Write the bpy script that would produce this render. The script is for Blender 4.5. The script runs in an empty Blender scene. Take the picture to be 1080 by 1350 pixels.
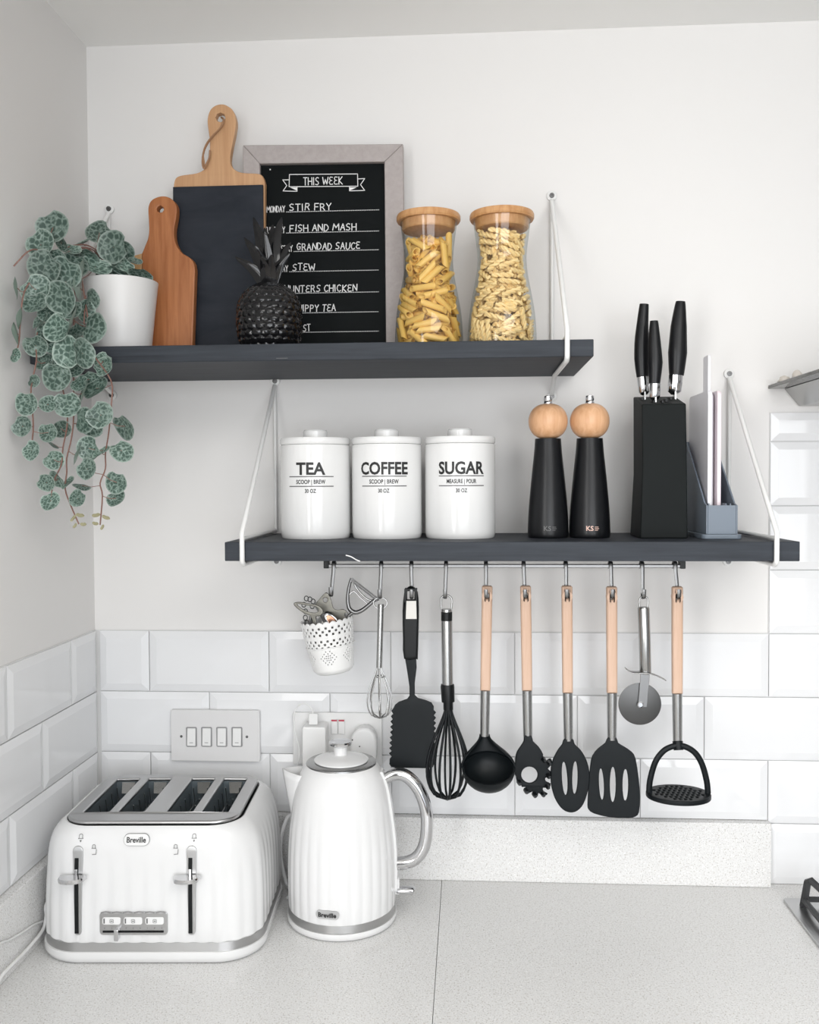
import bpy, bmesh, math, random
import numpy as np
from mathutils import Vector, Matrix, noise
C = bpy.context.scene.collection
PI = math.pi
R = random.Random(7)

# ---------------------------------------------------------------- camera, world, light, exposure
cam_d = bpy.data.cameras.new('camera'); cam = bpy.data.objects.new('camera', cam_d); C.objects.link(cam)
_y, _p, _r = .0635, -.0303, -.0049
_f = Vector((-math.sin(_y)*math.cos(_p), math.cos(_y)*math.cos(_p), math.sin(_p)))
_x = Vector((math.cos(_y), math.sin(_y), 0)); _u = _x.cross(_f)
_x2 = _x*math.cos(_r) + _u*math.sin(_r); _u2 = -_x*math.sin(_r) + _u*math.cos(_r)
cam.matrix_world = Matrix(((_x2.x, _u2.x, -_f.x, .6255), (_x2.y, _u2.y, -_f.y, -1.5052), (_x2.z, _u2.z, -_f.z, .6463), (0, 0, 0, 1)))
cam_d.sensor_fit = 'HORIZONTAL'; cam_d.sensor_width = 36; cam_d.lens = 36*1216.27/1080; cam_d.clip_start = .02
bpy.context.scene.camera = cam

w = bpy.data.worlds.new('world'); bpy.context.scene.world = w; w.use_nodes = True
w.node_tree.nodes['Background'].inputs[0].default_value = (.86, .92, 1, 1)
w.node_tree.nodes['Background'].inputs[1].default_value = 1.0

def area(name, loc, rot, sx, sy, power, col):
    l = bpy.data.lights.new(name, 'AREA'); l.shape = 'RECTANGLE'; l.size = sx; l.size_y = sy; l.energy = power; l.color = col
    o = bpy.data.objects.new(name, l); o.location = loc; o.rotation_euler = rot; C.objects.link(o); return o
# daylight entering by the window in the left wall and by the glazed doors in the rear wall
area('daylight_left', (.03, -1.85, .66), (0, -PI/2, 0), 1.06, .86, 12, (1, .99, .975))
area('daylight_rear', (1.35, -3.52, .55), (PI/2, 0, 0), 2.1, 1.3, 26, (.97, .985, 1))
area('added_top_fill', (1.25, -1.65, 1.335), (0, 0, 0), .9, .9, 8, (1, .985, .96))  # unseen fill light added below the ceiling to brighten the worktop

vs = bpy.context.scene.view_settings
vs.view_transform = 'Standard'; vs.look = 'None'; vs.gamma = 1; vs.exposure = 0.70; vs.use_curve_mapping = False

# ---------------------------------------------------------------- materials
def mat(name, col, rough=.5, metal=0., spec=.5, coat=0., trans=0., ior=1.45, bump=None, speck=None, wood=None, sub=0):
    m = bpy.data.materials.new(name); m.use_nodes = True; nt = m.node_tree; b = nt.nodes['Principled BSDF']; L = nt.links
    def N(t, **k):
        n = nt.nodes.new(t)
        for a, v in k.items(): n.inputs[a].default_value = v
        return n
    b.inputs['Base Color'].default_value = (*col, 1); b.inputs['Roughness'].default_value = rough; b.inputs['Metallic'].default_value = metal
    b.inputs['Specular IOR Level'].default_value = spec; b.inputs['Coat Weight'].default_value = coat; b.inputs['Coat Roughness'].default_value = .05
    b.inputs['Transmission Weight'].default_value = trans; b.inputs['IOR'].default_value = ior
    tc = N('ShaderNodeTexCoord')
    if bump:      # (scale, strength, distance, stretch)
        mp = N('ShaderNodeMapping'); mp.inputs['Scale'].default_value = bump[3] if len(bump) > 3 else (1, 1, 1)
        n = N('ShaderNodeTexNoise', Scale=bump[0], Detail=4.)
        bp = N('ShaderNodeBump', Strength=bump[1], Distance=bump[2])
        L.new(tc.outputs['Object'], mp.inputs[0]); L.new(mp.outputs[0], n.inputs['Vector']); L.new(n.outputs[0], bp.inputs['Height']); L.new(bp.outputs[0], b.inputs['Normal'])
    if speck:     # list of (scale, threshold, colour)
        prev = None
        for sc, th, c2 in speck:
            n = N('ShaderNodeTexNoise', Scale=sc, Detail=1.5, Roughness=.6); L.new(tc.outputs['Object'], n.inputs['Vector'])
            r = N('ShaderNodeValToRGB'); r.color_ramp.elements[0].position = th; r.color_ramp.elements[1].position = th + .05
            L.new(n.outputs[0], r.inputs[0])
            mx = nt.nodes.new('ShaderNodeMix'); mx.data_type = 'RGBA'
            L.new(r.outputs[0], mx.inputs[0])
            if prev: L.new(prev, mx.inputs[6])
            else: mx.inputs[6].default_value = (*col, 1)
            mx.inputs[7].default_value = (*c2, 1); prev = mx.outputs[2]
        L.new(prev, b.inputs['Base Color'])
    if wood:      # (second colour, scale, stretch xyz, contrast)
        c2, sc, st, lo, hi = wood
        mp = N('ShaderNodeMapping'); mp.inputs['Scale'].default_value = st
        n1 = N('ShaderNodeTexNoise', Scale=sc, Detail=6., Roughness=.6, Distortion=.6); L.new(tc.outputs['Object'], mp.inputs[0]); L.new(mp.outputs[0], n1.inputs['Vector'])
        r = N('ShaderNodeValToRGB'); r.color_ramp.elements[0].position = lo; r.color_ramp.elements[1].position = hi
        r.color_ramp.elements[0].color = (*col, 1); r.color_ramp.elements[1].color = (*c2, 1)
        L.new(n1.outputs[0], r.inputs[0]); L.new(r.outputs[0], b.inputs['Base Color'])
        bp = N('ShaderNodeBump', Strength=.25, Distance=.0004); L.new(n1.outputs[0], bp.inputs['Height']); L.new(bp.outputs[0], b.inputs['Normal'])
    return m

M_wall = mat('painted_plaster', (.80, .788, .775), .75, bump=(60, .12, .001))
M_ceil = mat('ceiling_paint', (.92, .92, .905), .8, bump=(60, .12, .001))
M_tile = mat('glazed_tile', (.80, .805, .815), .07, bump=(9, .10, .004, (1.6, 1, .5)))
M_grout = mat('grout', (.74, .74, .735), .8)
M_quartz = mat('speckled_quartz', (.765, .762, .755), .22, speck=[(400, .59, (.56, .54, .51)), (600, .64, (.24, .24, .24)), (520, .62, (.92, .92, .91))])
M_room = mat('grey_painted_plaster', (.26, .265, .27), .75)
M_floor = mat('floor_laminate', (.50, .46, .41), .4, wood=((.60, .55, .50), 6, (1, 12, 1), .3, .7))
M_shelf = mat('charcoal_painted_wood', (.022, .026, .033), .55, spec=.3, wood=((.045, .052, .064), 14, (.5, 9, 9), .3, .75))
M_white_metal = mat('white_enamel_metal', (.80, .80, .79), .3)
M_trim = mat('satin_steel_trim', (.50, .50, .50), .3, 1, bump=(300, .05, .0005, (.03, 1, 1)))
M_hook = mat('hook_steel', (.20, .20, .20), .35, 1)
M_steel = mat('brushed_steel', (.40, .40, .395), .27, 1, bump=(300, .06, .0005, (1, 1, .03)))
M_chrome = mat('chrome', (.66, .66, .67), .06, 1)
M_darksteel = mat('dark_steel', (.20, .20, .20), .32, 1)
M_screw = mat('screw_zinc', (.14, .14, .14), .4, 1)
M_black = mat('black_plastic', (.005, .006, .0065), .35, spec=.3)
M_nylon = mat('black_nylon', (.0058, .0080, .0095), .42, spec=.26, bump=(900, .1, .0004))
M_slate = mat('slate', (.012, .015, .022), .6, spec=.25, wood=((.034, .039, .050), 9, (1, 1, 3), .25, .8))
M_bamboo = mat('bamboo', (.49, .265, .13), .45, wood=((.62, .37, .20), 10, (14, 14, .7), .3, .7))
M_acacia = mat('warm_wood', (.30, .095, .028), .4, wood=((.50, .20, .075), 9, (12, 12, .8), .3, .72))
M_sap = mat('pale_sapwood', (.55, .33, .15), .45, wood=((.36, .18, .07), 9, (12, 12, .8), .35, .75))
M_beech = mat('beech', (.58, .385, .275), .5, wood=((.68, .485, .37), 16, (9, 9, .6), .3, .7))
M_lidwood = mat('lid_bamboo', (.50, .24, .09), .4, wood=((.66, .38, .18), 12, (14, 4, 4), .3, .7))
M_ball = mat('ball_wood', (.62, .33, .17), .38, wood=((.76, .47, .28), 14, (9, 9, 1), .3, .7))
M_greywood = mat('greige_painted_frame', (.37, .33, .32), .5, wood=((.43, .39, .38), 20, (6, 6, 6), .3, .7))
M_chalkboard = mat('chalkboard', (.004, .0055, .006), .6, spec=.12, bump=(200, .05, .0005))
M_chalk = mat('chalk_white', (.85, .85, .85), .8)
M_ceramic = mat('white_ceramic', (.78, .78, .775), .12)
M_potc = mat('matt_white_ceramic', (.80, .79, .78), .35)
M_ink = mat('black_print', (.02, .02, .02), .5)
M_greyink = mat('grey_print', (.13, .13, .13), .5)
M_gloss_black = mat('gloss_black_ceramic', (.006, .006, .007), .06)
M_mill = mat('satin_black_wood', (.006, .0065, .008), .33, spec=.35)
M_glass = mat('clear_glass', (1, 1, 1), .0, trans=1., ior=1.45)
def thin_glass():
    m = bpy.data.materials.new('thin_clear_glass'); m.use_nodes = True; nt = m.node_tree; nt.nodes.clear(); N = nt.nodes.new; L = nt.links
    out = N('ShaderNodeOutputMaterial'); mx = N('ShaderNodeMixShader'); tr = N('ShaderNodeBsdfTransparent'); gl = N('ShaderNodeBsdfGlossy'); fr_ = N('ShaderNodeLayerWeight')
    fr_.inputs['Blend'].default_value = .5; gl.inputs['Roughness'].default_value = .02
    cr_ = N('ShaderNodeValToRGB'); cr_.color_ramp.elements[0].position = .0; cr_.color_ramp.elements[0].color = (.985, .99, .985, 1); cr_.color_ramp.elements[1].position = .9; cr_.color_ramp.elements[1].color = (.78, .81, .80, 1)
    L.new(fr_.outputs['Facing'], cr_.inputs[0]); L.new(cr_.outputs[0], tr.inputs[0])
    pw = N('ShaderNodeMath'); pw.operation = 'POWER'; pw.inputs[1].default_value = 3.; L.new(fr_.outputs['Facing'], pw.inputs[0])
    ma = N('ShaderNodeMath'); ma.operation = 'MULTIPLY_ADD'; ma.inputs[1].default_value = .45; ma.inputs[2].default_value = .045; L.new(pw.outputs[0], ma.inputs[0]); L.new(ma.outputs[0], mx.inputs[0])
    L.new(tr.outputs[0], mx.inputs[1]); L.new(gl.outputs[0], mx.inputs[2]); L.new(mx.outputs[0], out.inputs[0]); return m
M_jarglass = thin_glass()
M_white_plastic = mat('white_plastic', (.80, .80, .795), .25)
M_appliance = mat('white_gloss_appliance', (.77, .77, .77), .16)
M_plate = mat('switch_plate_plastic', (.72, .715, .715), .3)
M_rock = mat('rocker_frame_grey', (.38, .38, .385), .3, .6)
M_red = mat('red_print', (.5, .02, .06), .5)
M_lilac = mat('white_lilac_plastic', (.80, .79, .83), .3)
M_pink = mat('pale_pink_plastic', (.80, .70, .74), .3)
M_bluegrey = mat('blue_grey_plastic', (.17, .205, .25), .4)
M_blockm = mat('matt_black_block', (.005, .007, .0072), .6, spec=.2)
M_twine = mat('twine', (.36, .20, .11), .8)
M_stem = mat('stem_brown', (.24, .13, .105), .6)
M_soil = mat('soil', (.03, .02, .015), .9, bump=(150, 1, .004))
M_penne = mat('penne_dough', (.88, .56, .15), .4, bump=(250, .2, .0004)); M_gemelli = mat('twist_dough', (.95, .71, .34), .45, bump=(250, .2, .0004))
M_iron = mat('cast_iron', (.035, .036, .038), .45)
M_hoodglass = mat('hood_smoked_glass', (.10, .10, .095), .1)
M_olive = mat('worn_metal', (.17, .165, .145), .42, 1)
M_copper = mat('copper', (.55, .30, .2), .25, 1)
M_pale = mat('pale_cloth', (.62, .58, .53), .9)
M_slot = mat('toaster_inside', (.22, .26, .285), .4, .6)
for _m in (M_penne, M_gemelli):
    _b = _m.node_tree.nodes['Principled BSDF']; _b.inputs['Subsurface Weight'].default_value = .0

def leaf_material():
    m = bpy.data.materials.new('leaf_silver_veined'); m.use_nodes = True; nt = m.node_tree; b = nt.nodes['Principled BSDF']; L = nt.links
    N = nt.nodes.new
    uv = N('ShaderNodeUVMap'); 
    sep = N('ShaderNodeSeparateXYZ'); L.new(uv.outputs[0], sep.inputs[0])
    oi = N('ShaderNodeObjectInfo')
    add = N('ShaderNodeVectorMath'); add.operation = 'ADD'; L.new(uv.outputs[0], add.inputs[0])
    cmb = N('ShaderNodeCombineXYZ'); mu = N('ShaderNodeMath'); mu.operation = 'MULTIPLY'; mu.inputs[1].default_value = 37.; L.new(oi.outputs['Random'], mu.inputs[0]); L.new(mu.outputs[0], cmb.inputs[2])
    L.new(cmb.outputs[0], add.inputs[1])
    vo = N('ShaderNodeTexVoronoi'); vo.feature = 'DISTANCE_TO_EDGE'; vo.inputs['Scale'].default_value = 3.1; L.new(add.outputs[0], vo.inputs['Vector'])
    no = N('ShaderNodeTexNoise'); no.inputs['Scale'].default_value = 4.2; no.inputs['Detail'].default_value = 3.; L.new(add.outputs[0], no.inputs['Vector'])
    ad = N('ShaderNodeMath'); ad.operation = 'MULTIPLY_ADD'; L.new(no.outputs[0], ad.inputs[0]); ad.inputs[1].default_value = .60; L.new(vo.outputs['Distance'], ad.inputs[2])
    r = N('ShaderNodeValToRGB'); L.new(ad.outputs[0], r.inputs[0]); e = r.color_ramp.elements
    e[0].position = .25; e[0].color = (.29, .37, .33, 1); e[1].position = .50; e[1].color = (.055, .10, .08, 1)
    x = r.color_ramp.elements.new(.37); x.color = (.165, .24, .20, 1)
    # pale rim
    ln = N('ShaderNodeVectorMath'); ln.operation = 'LENGTH'; L.new(uv.outputs[0], ln.inputs[0])
    rr = N('ShaderNodeValToRGB'); L.new(ln.outputs['Value'], rr.inputs[0]); rr.color_ramp.elements[0].position = .86; rr.color_ramp.elements[1].position = .99
    mx = N('ShaderNodeMix'); mx.data_type = 'RGBA'; L.new(rr.outputs[0], mx.inputs[0]); L.new(r.outputs[0], mx.inputs[6]); mx.inputs[7].default_value = (.38, .46, .41, 1)
    # per leaf tone
    hs = N('ShaderNodeHueSaturation'); L.new(mx.outputs[2], hs.inputs['Color'])
    mr = N('ShaderNodeMapRange'); L.new(oi.outputs['Random'], mr.inputs[0]); mr.inputs[3].default_value = .75; mr.inputs[4].default_value = 1.25; L.new(mr.outputs[0], hs.inputs['Value'])
    # underside is plain pale green
    ge = N('ShaderNodeNewGeometry'); m2 = N('ShaderNodeMix'); m2.data_type = 'RGBA'; L.new(ge.outputs['Backfacing'], m2.inputs[0]); L.new(hs.outputs[0], m2.inputs[6]); m2.inputs[7].default_value = (.24, .31, .265, 1)
    L.new(m2.outputs[2], b.inputs['Base Color']); b.inputs['Roughness'].default_value = .45
    return m
M_leaf = leaf_material()
M_tipleaf = mat('young_leaf', (.32, .30, .18), .5)

# ---------------------------------------------------------------- geometry helpers
ROOT = {}
def wloc(o):
    v = Vector((0, 0, 0))
    while o is not None: v += Vector(o.location); o = o.parent
    return v
def tagit(o, label=None, cat=None, group=None, kind=None):
    if label: o['label'] = label
    if cat: o['category'] = cat
    if group: o['group'] = group
    if kind: o['kind'] = kind
    return o
def thing(name, label, cat, loc, group=None, rz=0.):
    o = bpy.data.objects.new(name, None); C.objects.link(o); o.location = loc; o.rotation_euler = (0, 0, rz)
    o.empty_display_size = .02
    return tagit(o, label, cat, group)

class MB:
    def __init__(s): s.v = []; s.f = []; s.flat = False
    def add(s, vs, fs, mp=None):
        b = len(s.v); s.v += [tuple(mp(*v)) if mp else tuple(v) for v in vs]; s.f += [tuple(i+b for i in f) for f in fs]; return s
    def box(s, x0, x1, y0, y1, z0, z1):
        return s.add([(x0,y0,z0),(x1,y0,z0),(x1,y1,z0),(x0,y1,z0),(x0,y0,z1),(x1,y0,z1),(x1,y1,z1),(x0,y1,z1)],
                     [(0,3,2,1),(4,5,6,7),(0,1,5,4),(1,2,6,5),(2,3,7,6),(3,0,4,7)])
    def lathe(s, prof, c=(0, 0, 0), n=32, ax='z', sx=1., sy=1.):
        vs, fs = [], []
        for r, h in prof:
            for i in range(n):
                a = 2*PI*i/n; x, y = r*math.cos(a)*sx, r*math.sin(a)*sy
                p = (x, y, h) if ax == 'z' else ((x, -h, y) if ax == 'y' else (h, x, y))
                vs.append((c[0]+p[0], c[1]+p[1], c[2]+p[2]))
        m = len(prof)
        for j in range(m-1):
            for i in range(n):
                a, b_ = j*n+i, j*n+(i+1) % n
                fs.append((a, b_, b_+n, a+n))
        if prof[0][0] > 1e-6: fs.append(tuple(range(n-1, -1, -1)))
        if prof[-1][0] > 1e-6: fs.append(tuple(range((m-1)*n, m*n)))
        return s.add(vs, fs)
    def tube(s, pts, r, n=8, closed=False, flat=1., cap=True):
        P_ = [Vector(p) for p in pts]; m = len(P_); rr = r if isinstance(r, (list, tuple)) else [r]*m
        T = []
        for i in range(m):
            if closed: t = P_[(i+1) % m]-P_[i-1]
            else: t = P_[min(i+1, m-1)]-P_[max(i-1, 0)]
            T.append(t.normalized() if t.length > 1e-9 else Vector((0, 0, 1)))
        ref = Vector((0, 1, 0)) if abs(T[0].y) < .85 else Vector((1, 0, 0))
        u = (ref - T[0]*ref.dot(T[0])).normalized(); vs, fs = [], []
        for i in range(m):
            u = (u - T[i]*u.dot(T[i])); u = u.normalized() if u.length > 1e-6 else Vector((1, 0, 0)); v = T[i].cross(u)
            for k in range(n):
                a = 2*PI*k/n + PI/n; q = P_[i] + u*math.cos(a)*rr[i]*flat + v*math.sin(a)*rr[i]; vs.append(tuple(q))
        for i in range(m-1 if not closed else m):
            j = (i+1) % m
            for k in range(n): fs.append((i*n+k, i*n+(k+1) % n, j*n+(k+1) % n, j*n+k))
        if not closed and cap: fs += [tuple(range(n-1, -1, -1)), tuple(range((m-1)*n, m*n))]
        return s.add(vs, fs)
    def prism(s, outline, y0, y1, mp=None):         # convex or simple outline in x,z extruded from y0 to y1
        n = len(outline); vs = [(x, y0, z) for x, z in outline] + [(x, y1, z) for x, z in outline]
        fs = [tuple(range(n)), tuple(range(2*n-1, n-1, -1))] + [(i+n, (i+1) % n+n, (i+1) % n, i) for i in range(n)]
        return s.add(vs, fs, mp)
    def sheet(s, outline, holes=(), thick=.002, bev=0., mp=None, y=0., res=1):
        cu = bpy.data.curves.new('tmp', 'CURVE'); cu.dimensions = '2D'; cu.fill_mode = 'BOTH'; cu.extrude = max(thick/2-bev, 1e-5); cu.bevel_depth = bev; cu.bevel_resolution = res
        if bev: cu.offset = -bev
        for loop in [outline, *holes]:
            sp = cu.splines.new('POLY'); sp.points.add(len(loop)-1); sp.use_cyclic_u = True
            for p, q in zip(sp.points, loop): p.co = (q[0], q[1], 0, 1)
        ob = bpy.data.objects.new('tmp', cu); me = ob.to_mesh()
        vs = [tuple(v.co) for v in me.vertices]; fs = [tuple(p.vertices) for p in me.polygons]
        ob.to_mesh_clear(); bpy.data.objects.remove(ob); bpy.data.curves.remove(cu)
        s.flat = True
        return s.add(vs, fs, mp or (lambda a, b_, c: (a, y-c, b_)))
    def text(s, body, h, mp, width=None, bold=0., align='CENTER', ext=.0001, space=1.):
        cu = bpy.data.curves.new('tmp', 'FONT'); cu.body = body; cu.size = 1; cu.align_x = align; cu.extrude = 0; cu.offset = bold; cu.resolution_u = 3; cu.space_character = space
        ob = bpy.data.objects.new('tmp', cu); me = ob.to_mesh()
        vs = [tuple(v.co) for v in me.vertices]; fs = [tuple(p.vertices) for p in me.polygons]
        ob.to_mesh_clear(); bpy.data.objects.remove(ob); bpy.data.curves.remove(cu)
        if not vs: return s
        bm = bmesh.new(); me = bpy.data.meshes.new('tmp'); me.from_pydata(vs, [], fs); bm.from_mesh(me); bpy.data.meshes.remove(me)
        bmesh.ops.triangulate(bm, faces=bm.faces[:])
        for _ in range(3 if h > .01 else 1):
            ed = [e for e in bm.edges if e.calc_length() > .14]
            if ed: bmesh.ops.subdivide_edges(bm, edges=ed, cuts=1); bmesh.ops.triangulate(bm, faces=[f for f in bm.faces if len(f.verts) > 3])
        bm.verts.index_update(); vs = [tuple(v.co) for v in bm.verts]; fs = [tuple(v.index for v in f.verts) for f in bm.faces]; bm.free()
        xs = [v[0] for v in vs]; k = h/.70; kx = k
        cx = (min(xs)+max(xs))/2 if align == 'CENTER' else min(xs)
        if width: kx = width/(max(xs)-min(xs))
        return s.add([((v[0]-cx)*kx, v[1]*k, 0) for v in vs], fs, mp)
    def build(s, name, m, parent=None, smooth=None, bevel=None, local=False, subsurf=0, solid=None, bseg=2):
        me = bpy.data.meshes.new(name); off = Vector((0, 0, 0)) if local or parent is None else wloc(parent)
        me.from_pydata([(v[0]-off.x, v[1]-off.y, v[2]-off.z) for v in s.v], [], s.f); me.update()
        bm = bmesh.new(); bm.from_mesh(me); bmesh.ops.remove_doubles(bm, verts=bm.verts, dist=1e-6); bmesh.ops.recalc_face_normals(bm, faces=bm.faces); bm.to_mesh(me); bm.free()
        me.materials.append(m)
        if smooth:
            me.shade_smooth(); me.set_sharp_from_angle(angle=math.radians(smooth if smooth is not True else 40))
        o = bpy.data.objects.new(name, me); C.objects.link(o)
        if parent is not None: o.parent = parent
        if smooth and s.flat: d = o.modifiers.new('weighted', 'WEIGHTED_NORMAL'); d.keep_sharp = True; d.weight = 100
        if solid: d = o.modifiers.new('solid', 'SOLIDIFY'); d.thickness = solid; d.offset = 0
        if bevel:
            d = o.modifiers.new('bevel', 'BEVEL'); d.width = bevel; d.segments = bseg; d.limit_method = 'ANGLE'; d.angle_limit = math.radians(40); d.harden_normals = False
        if subsurf: d = o.modifiers.new('subsurf', 'SUBSURF'); d.levels = d.render_levels = subsurf
        return o

def cr(pts, n=6, closed=True):          # Catmull-Rom through the points
    out = []; m = len(pts); D = len(pts[0])
    rng = range(m) if closed else range(m-1)
    for i in rng:
        g = lambda k: pts[k % m] if closed else pts[max(0, min(m-1, k))]
        p0, p1, p2, p3 = g(i-1), g(i), g(i+1), g(i+2)
        for j in range(n):
            t = j/n; out.append(tuple(.5*((2*p1[d]) + (-p0[d]+p2[d])*t + (2*p0[d]-5*p1[d]+4*p2[d]-p3[d])*t*t + (-p0[d]+3*p1[d]-3*p2[d]+p3[d])*t**3) for d in range(D)))
    if not closed: out.append(tuple(pts[-1]))
    return out
def ell(cx, cz, rx, rz, n=20, rot=0.):
    c, s = math.cos(rot), math.sin(rot)
    return [(cx+rx*math.cos(2*PI*i/n)*c-rz*math.sin(2*PI*i/n)*s, cz+rx*math.cos(2*PI*i/n)*s+rz*math.sin(2*PI*i/n)*c) for i in range(n)]
def rrect(cx, cz, hx, hz, r, n=5):
    out = []
    for (sx, sz, a0) in ((1, 1, 0), (-1, 1, PI/2), (-1, -1, PI), (1, -1, 3*PI/2)):
        for i in range(n+1):
            a = a0 + PI/2*i/n; out.append((cx+sx*(hx-r)+r*math.cos(a), cz+sz*(hz-r)+r*math.sin(a)))
    return out
def struct(mb, name, m, parent=None, **k): return tagit(mb.build(name, m, parent, **k), kind='structure' if parent is None else None)

# ---------------------------------------------------------------- the room
RX, RY, RZ0, RZ1 = 3.0, -3.6, -.9, 1.3685
zT = .4048; PZ = .102; PX = .202; A0 = .0943; E0 = .107; XJ = 1.1043
floor = struct(MB().box(-.1, RX+.1, RY-.1, .1, RZ0-.05, RZ0), 'floor', M_floor)
ceiling = struct(MB().box(-.1, RX+.1, RY-.1, .1, RZ1, RZ1+.05), 'ceiling', M_ceil)
wall_back = struct(MB().box(-.1, RX+.1, 0, .1, RZ0, RZ1), 'wall_back', M_wall)
wall_right = struct(MB().box(RX, RX+.1, RY, 0, RZ0, RZ1), 'wall_right', M_room)
b = MB(); b.box(-.1, 0, -1.38, 0, RZ0, RZ1); b.box(-.1, 0, RY, -2.32, RZ0, RZ1); b.box(-.1, 0, -2.32, -1.38, RZ0, .11); b.box(-.1, 0, -2.32, -1.38, 1.21, RZ1)
wall_left = struct(b, 'wall_left', M_wall)
b = MB(); b.box(-.1, .25, RY-.1, RY, RZ0, RZ1); b.box(2.45, RX+.1, RY-.1, RY, RZ0, RZ1); b.box(.25, 2.45, RY-.1, RY, 1.25, RZ1); b.box(.25, 2.45, RY-.1, RY, RZ0, -.75)
wall_rear = struct(b, 'wall_rear', M_room)
# window in the left wall and glazed doors at the rear (both behind the photographer's shoulder)
b = MB()
for y in (-2.32, -1.875, -1.43): b.box(-.07, -.01, y, y+.05, .11, 1.21)
for z in (.11, 1.16): b.box(-.0699, -.0101, -2.32, -1.38, z, z+.05)
win1 = struct(b, 'window_1', M_white_plastic)
MB().box(-.045, -.04, -2.3, -1.4, .13, 1.19).build('pane', M_glass, win1)
b = MB()
for x in (.25, 1.32, 2.38): b.box(x, x+.07, RY-.07, RY-.02, -.75, 1.25)
for z in (-.75, 1.18): b.box(.25, 2.45, RY-.0699, RY-.0201, z, z+.07)
win2 = struct(b, 'window_2', M_white_plastic)
MB().box(.3, 2.4, RY-.045, RY-.04, -.7, 1.2).build('pane', M_glass, win2)

# bevelled metro tiles: one mesh per size, each tile an object of its own
def tile_mesh(wd, hd):
    key = (round(wd, 4), round(hd, 4))
    if key in tile_mesh.c: return tile_mesh.c[key]
    g = .0009; bv = min(.012, wd*.3, hd*.3); d0, d1 = .0040, .0068
    o = [(g, g), (wd-g, g), (wd-g, hd-g), (g, hd-g)]; i = [(g+bv, g+bv), (wd-g-bv, g+bv), (wd-g-bv, hd-g-bv), (g+bv, hd-g-bv)]
    vs = [(x, 0, z) for x, z in o] + [(x, -d0, z) for x, z in o] + [(x, -d1, z) for x, z in i]
    fs = [(8, 9, 10, 11)] + [(k, (k+1) % 4, (k+1) % 4+4, k+4) for k in range(4)] + [(k+4, (k+1) % 4+4, (k+1) % 4+8, k+8) for k in range(4)]
    me = bpy.data.meshes.new('tile'); me.from_pydata(vs, [], fs); me.update(); me.materials.append(M_tile)
    tile_mesh.c[key] = me; return me
tile_mesh.c = {}
def tile(u0, u1, z0, z1, side):
    if u1-u0 < .004 or z1-z0 < .004: return
    o = bpy.data.objects.new('tile', tile_mesh(u1-u0, z1-z0)); C.objects.link(o); q = R.Random if False else None
    t = (R.random()-.5)*.006, (R.random()-.5)*.006
    if side == 'back': o.location = (u0, -.0015, z0); o.parent = wall_back; o.rotation_euler = (t[0], 0, t[1])
    else: o.location = (.0015, -u0, z0); o.parent = wall_left; o.rotation_euler = (t[0]*.5, 0, -PI/2+t[1]); o.scale = (1, -1, 1) if False else (1, 1, 1)
rows = [zT-PZ*(k+1) for k in range(4)]
g = MB(); g.box(0.0, 2.3, -.0018, .0005, .09, zT); g.box(XJ, 2.3, -.0017, .0005, -.005, .757); g.build('grout', M_grout, wall_back)
MB().box(-.0005, .0018, -.96, 0, -.005, zT).build('grout', M_grout, wall_left)
for k in range(3):                    # left part of the back wall, three courses
    z = rows[k]; off = A0 if k % 2 == 0 else A0+PX/2
    xs = [.009] + [off+PX*i for i in range(6) if off+PX*i < XJ+.001]
    if k == 1: pass
    for i in range(len(xs)-1): tile(xs[i], xs[i+1], max(z, .1035), z+PZ, 'back')
    if k == 1: tile(xs[-1], xs[-1]+PX, z, z+PZ, 'back')
# right part, behind the hob, tiled up to the hood
for r_ in range(-4, 4):
    z = zT-PZ*(r_+1); zt = min(z+PZ, .757)
    if r_ == -4: zt = .757
    x0 = XJ if r_ % 2 == 0 else XJ+PX/2
    if r_ % 2: 
        if r_ != 1: tile(XJ, x0, max(z, 0), zt, 'back')
    while x0 < 2.2: tile(x0, x0+PX, max(z, 0), zt, 'back'); x0 += PX
for k in range(4):                    # left wall: u is the distance from the corner
    z = rows[k]; off = E0 if k % 2 == 0 else E0-PX/2+PX
    us = [.009] + [off+PX*i for i in range(5) if off+PX*i < .96]
    if k == 3: continue
    for i in range(len(us)-1):
        u0, u1 = us[i], us[i+1]
        t = bpy.data.objects.new('tile', tile_mesh(u1-u0, z+PZ-max(z, .1035))); C.objects.link(t); t.parent = wall_left
        t.location = (.0015, -u1, max(z, .1035)); t.rotation_euler = (0, 0, PI/2)

# worktop: two slabs butted at a fine seam; upstands of the same stone
top = thing('worktop', 'pale speckled quartz worktop running along the tiled walls', 'worktop', (0, 0, -.04))
MB().box(.001, .5806, -.64, -.001, -.04, 0).build('slab', M_quartz, top, bevel=.0008)
MB().box(.5812, 2.6, -.64, -.001, -.04, 0).build('slab', M_quartz, top, bevel=.0008)
tagit(MB().box(.0205, 1.1062, -.02, -.0005, .0002, .1031).build('upstand', M_quartz, bevel=.0012), 'speckled quartz upstand strip along the back wall behind the kettle', 'upstand')
tagit(MB().box(.0005, .02, -.64, -.0005, .0002, .1031).build('upstand', M_quartz, bevel=.0012), 'speckled quartz upstand strip along the left wall beside the toaster', 'upstand')

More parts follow.
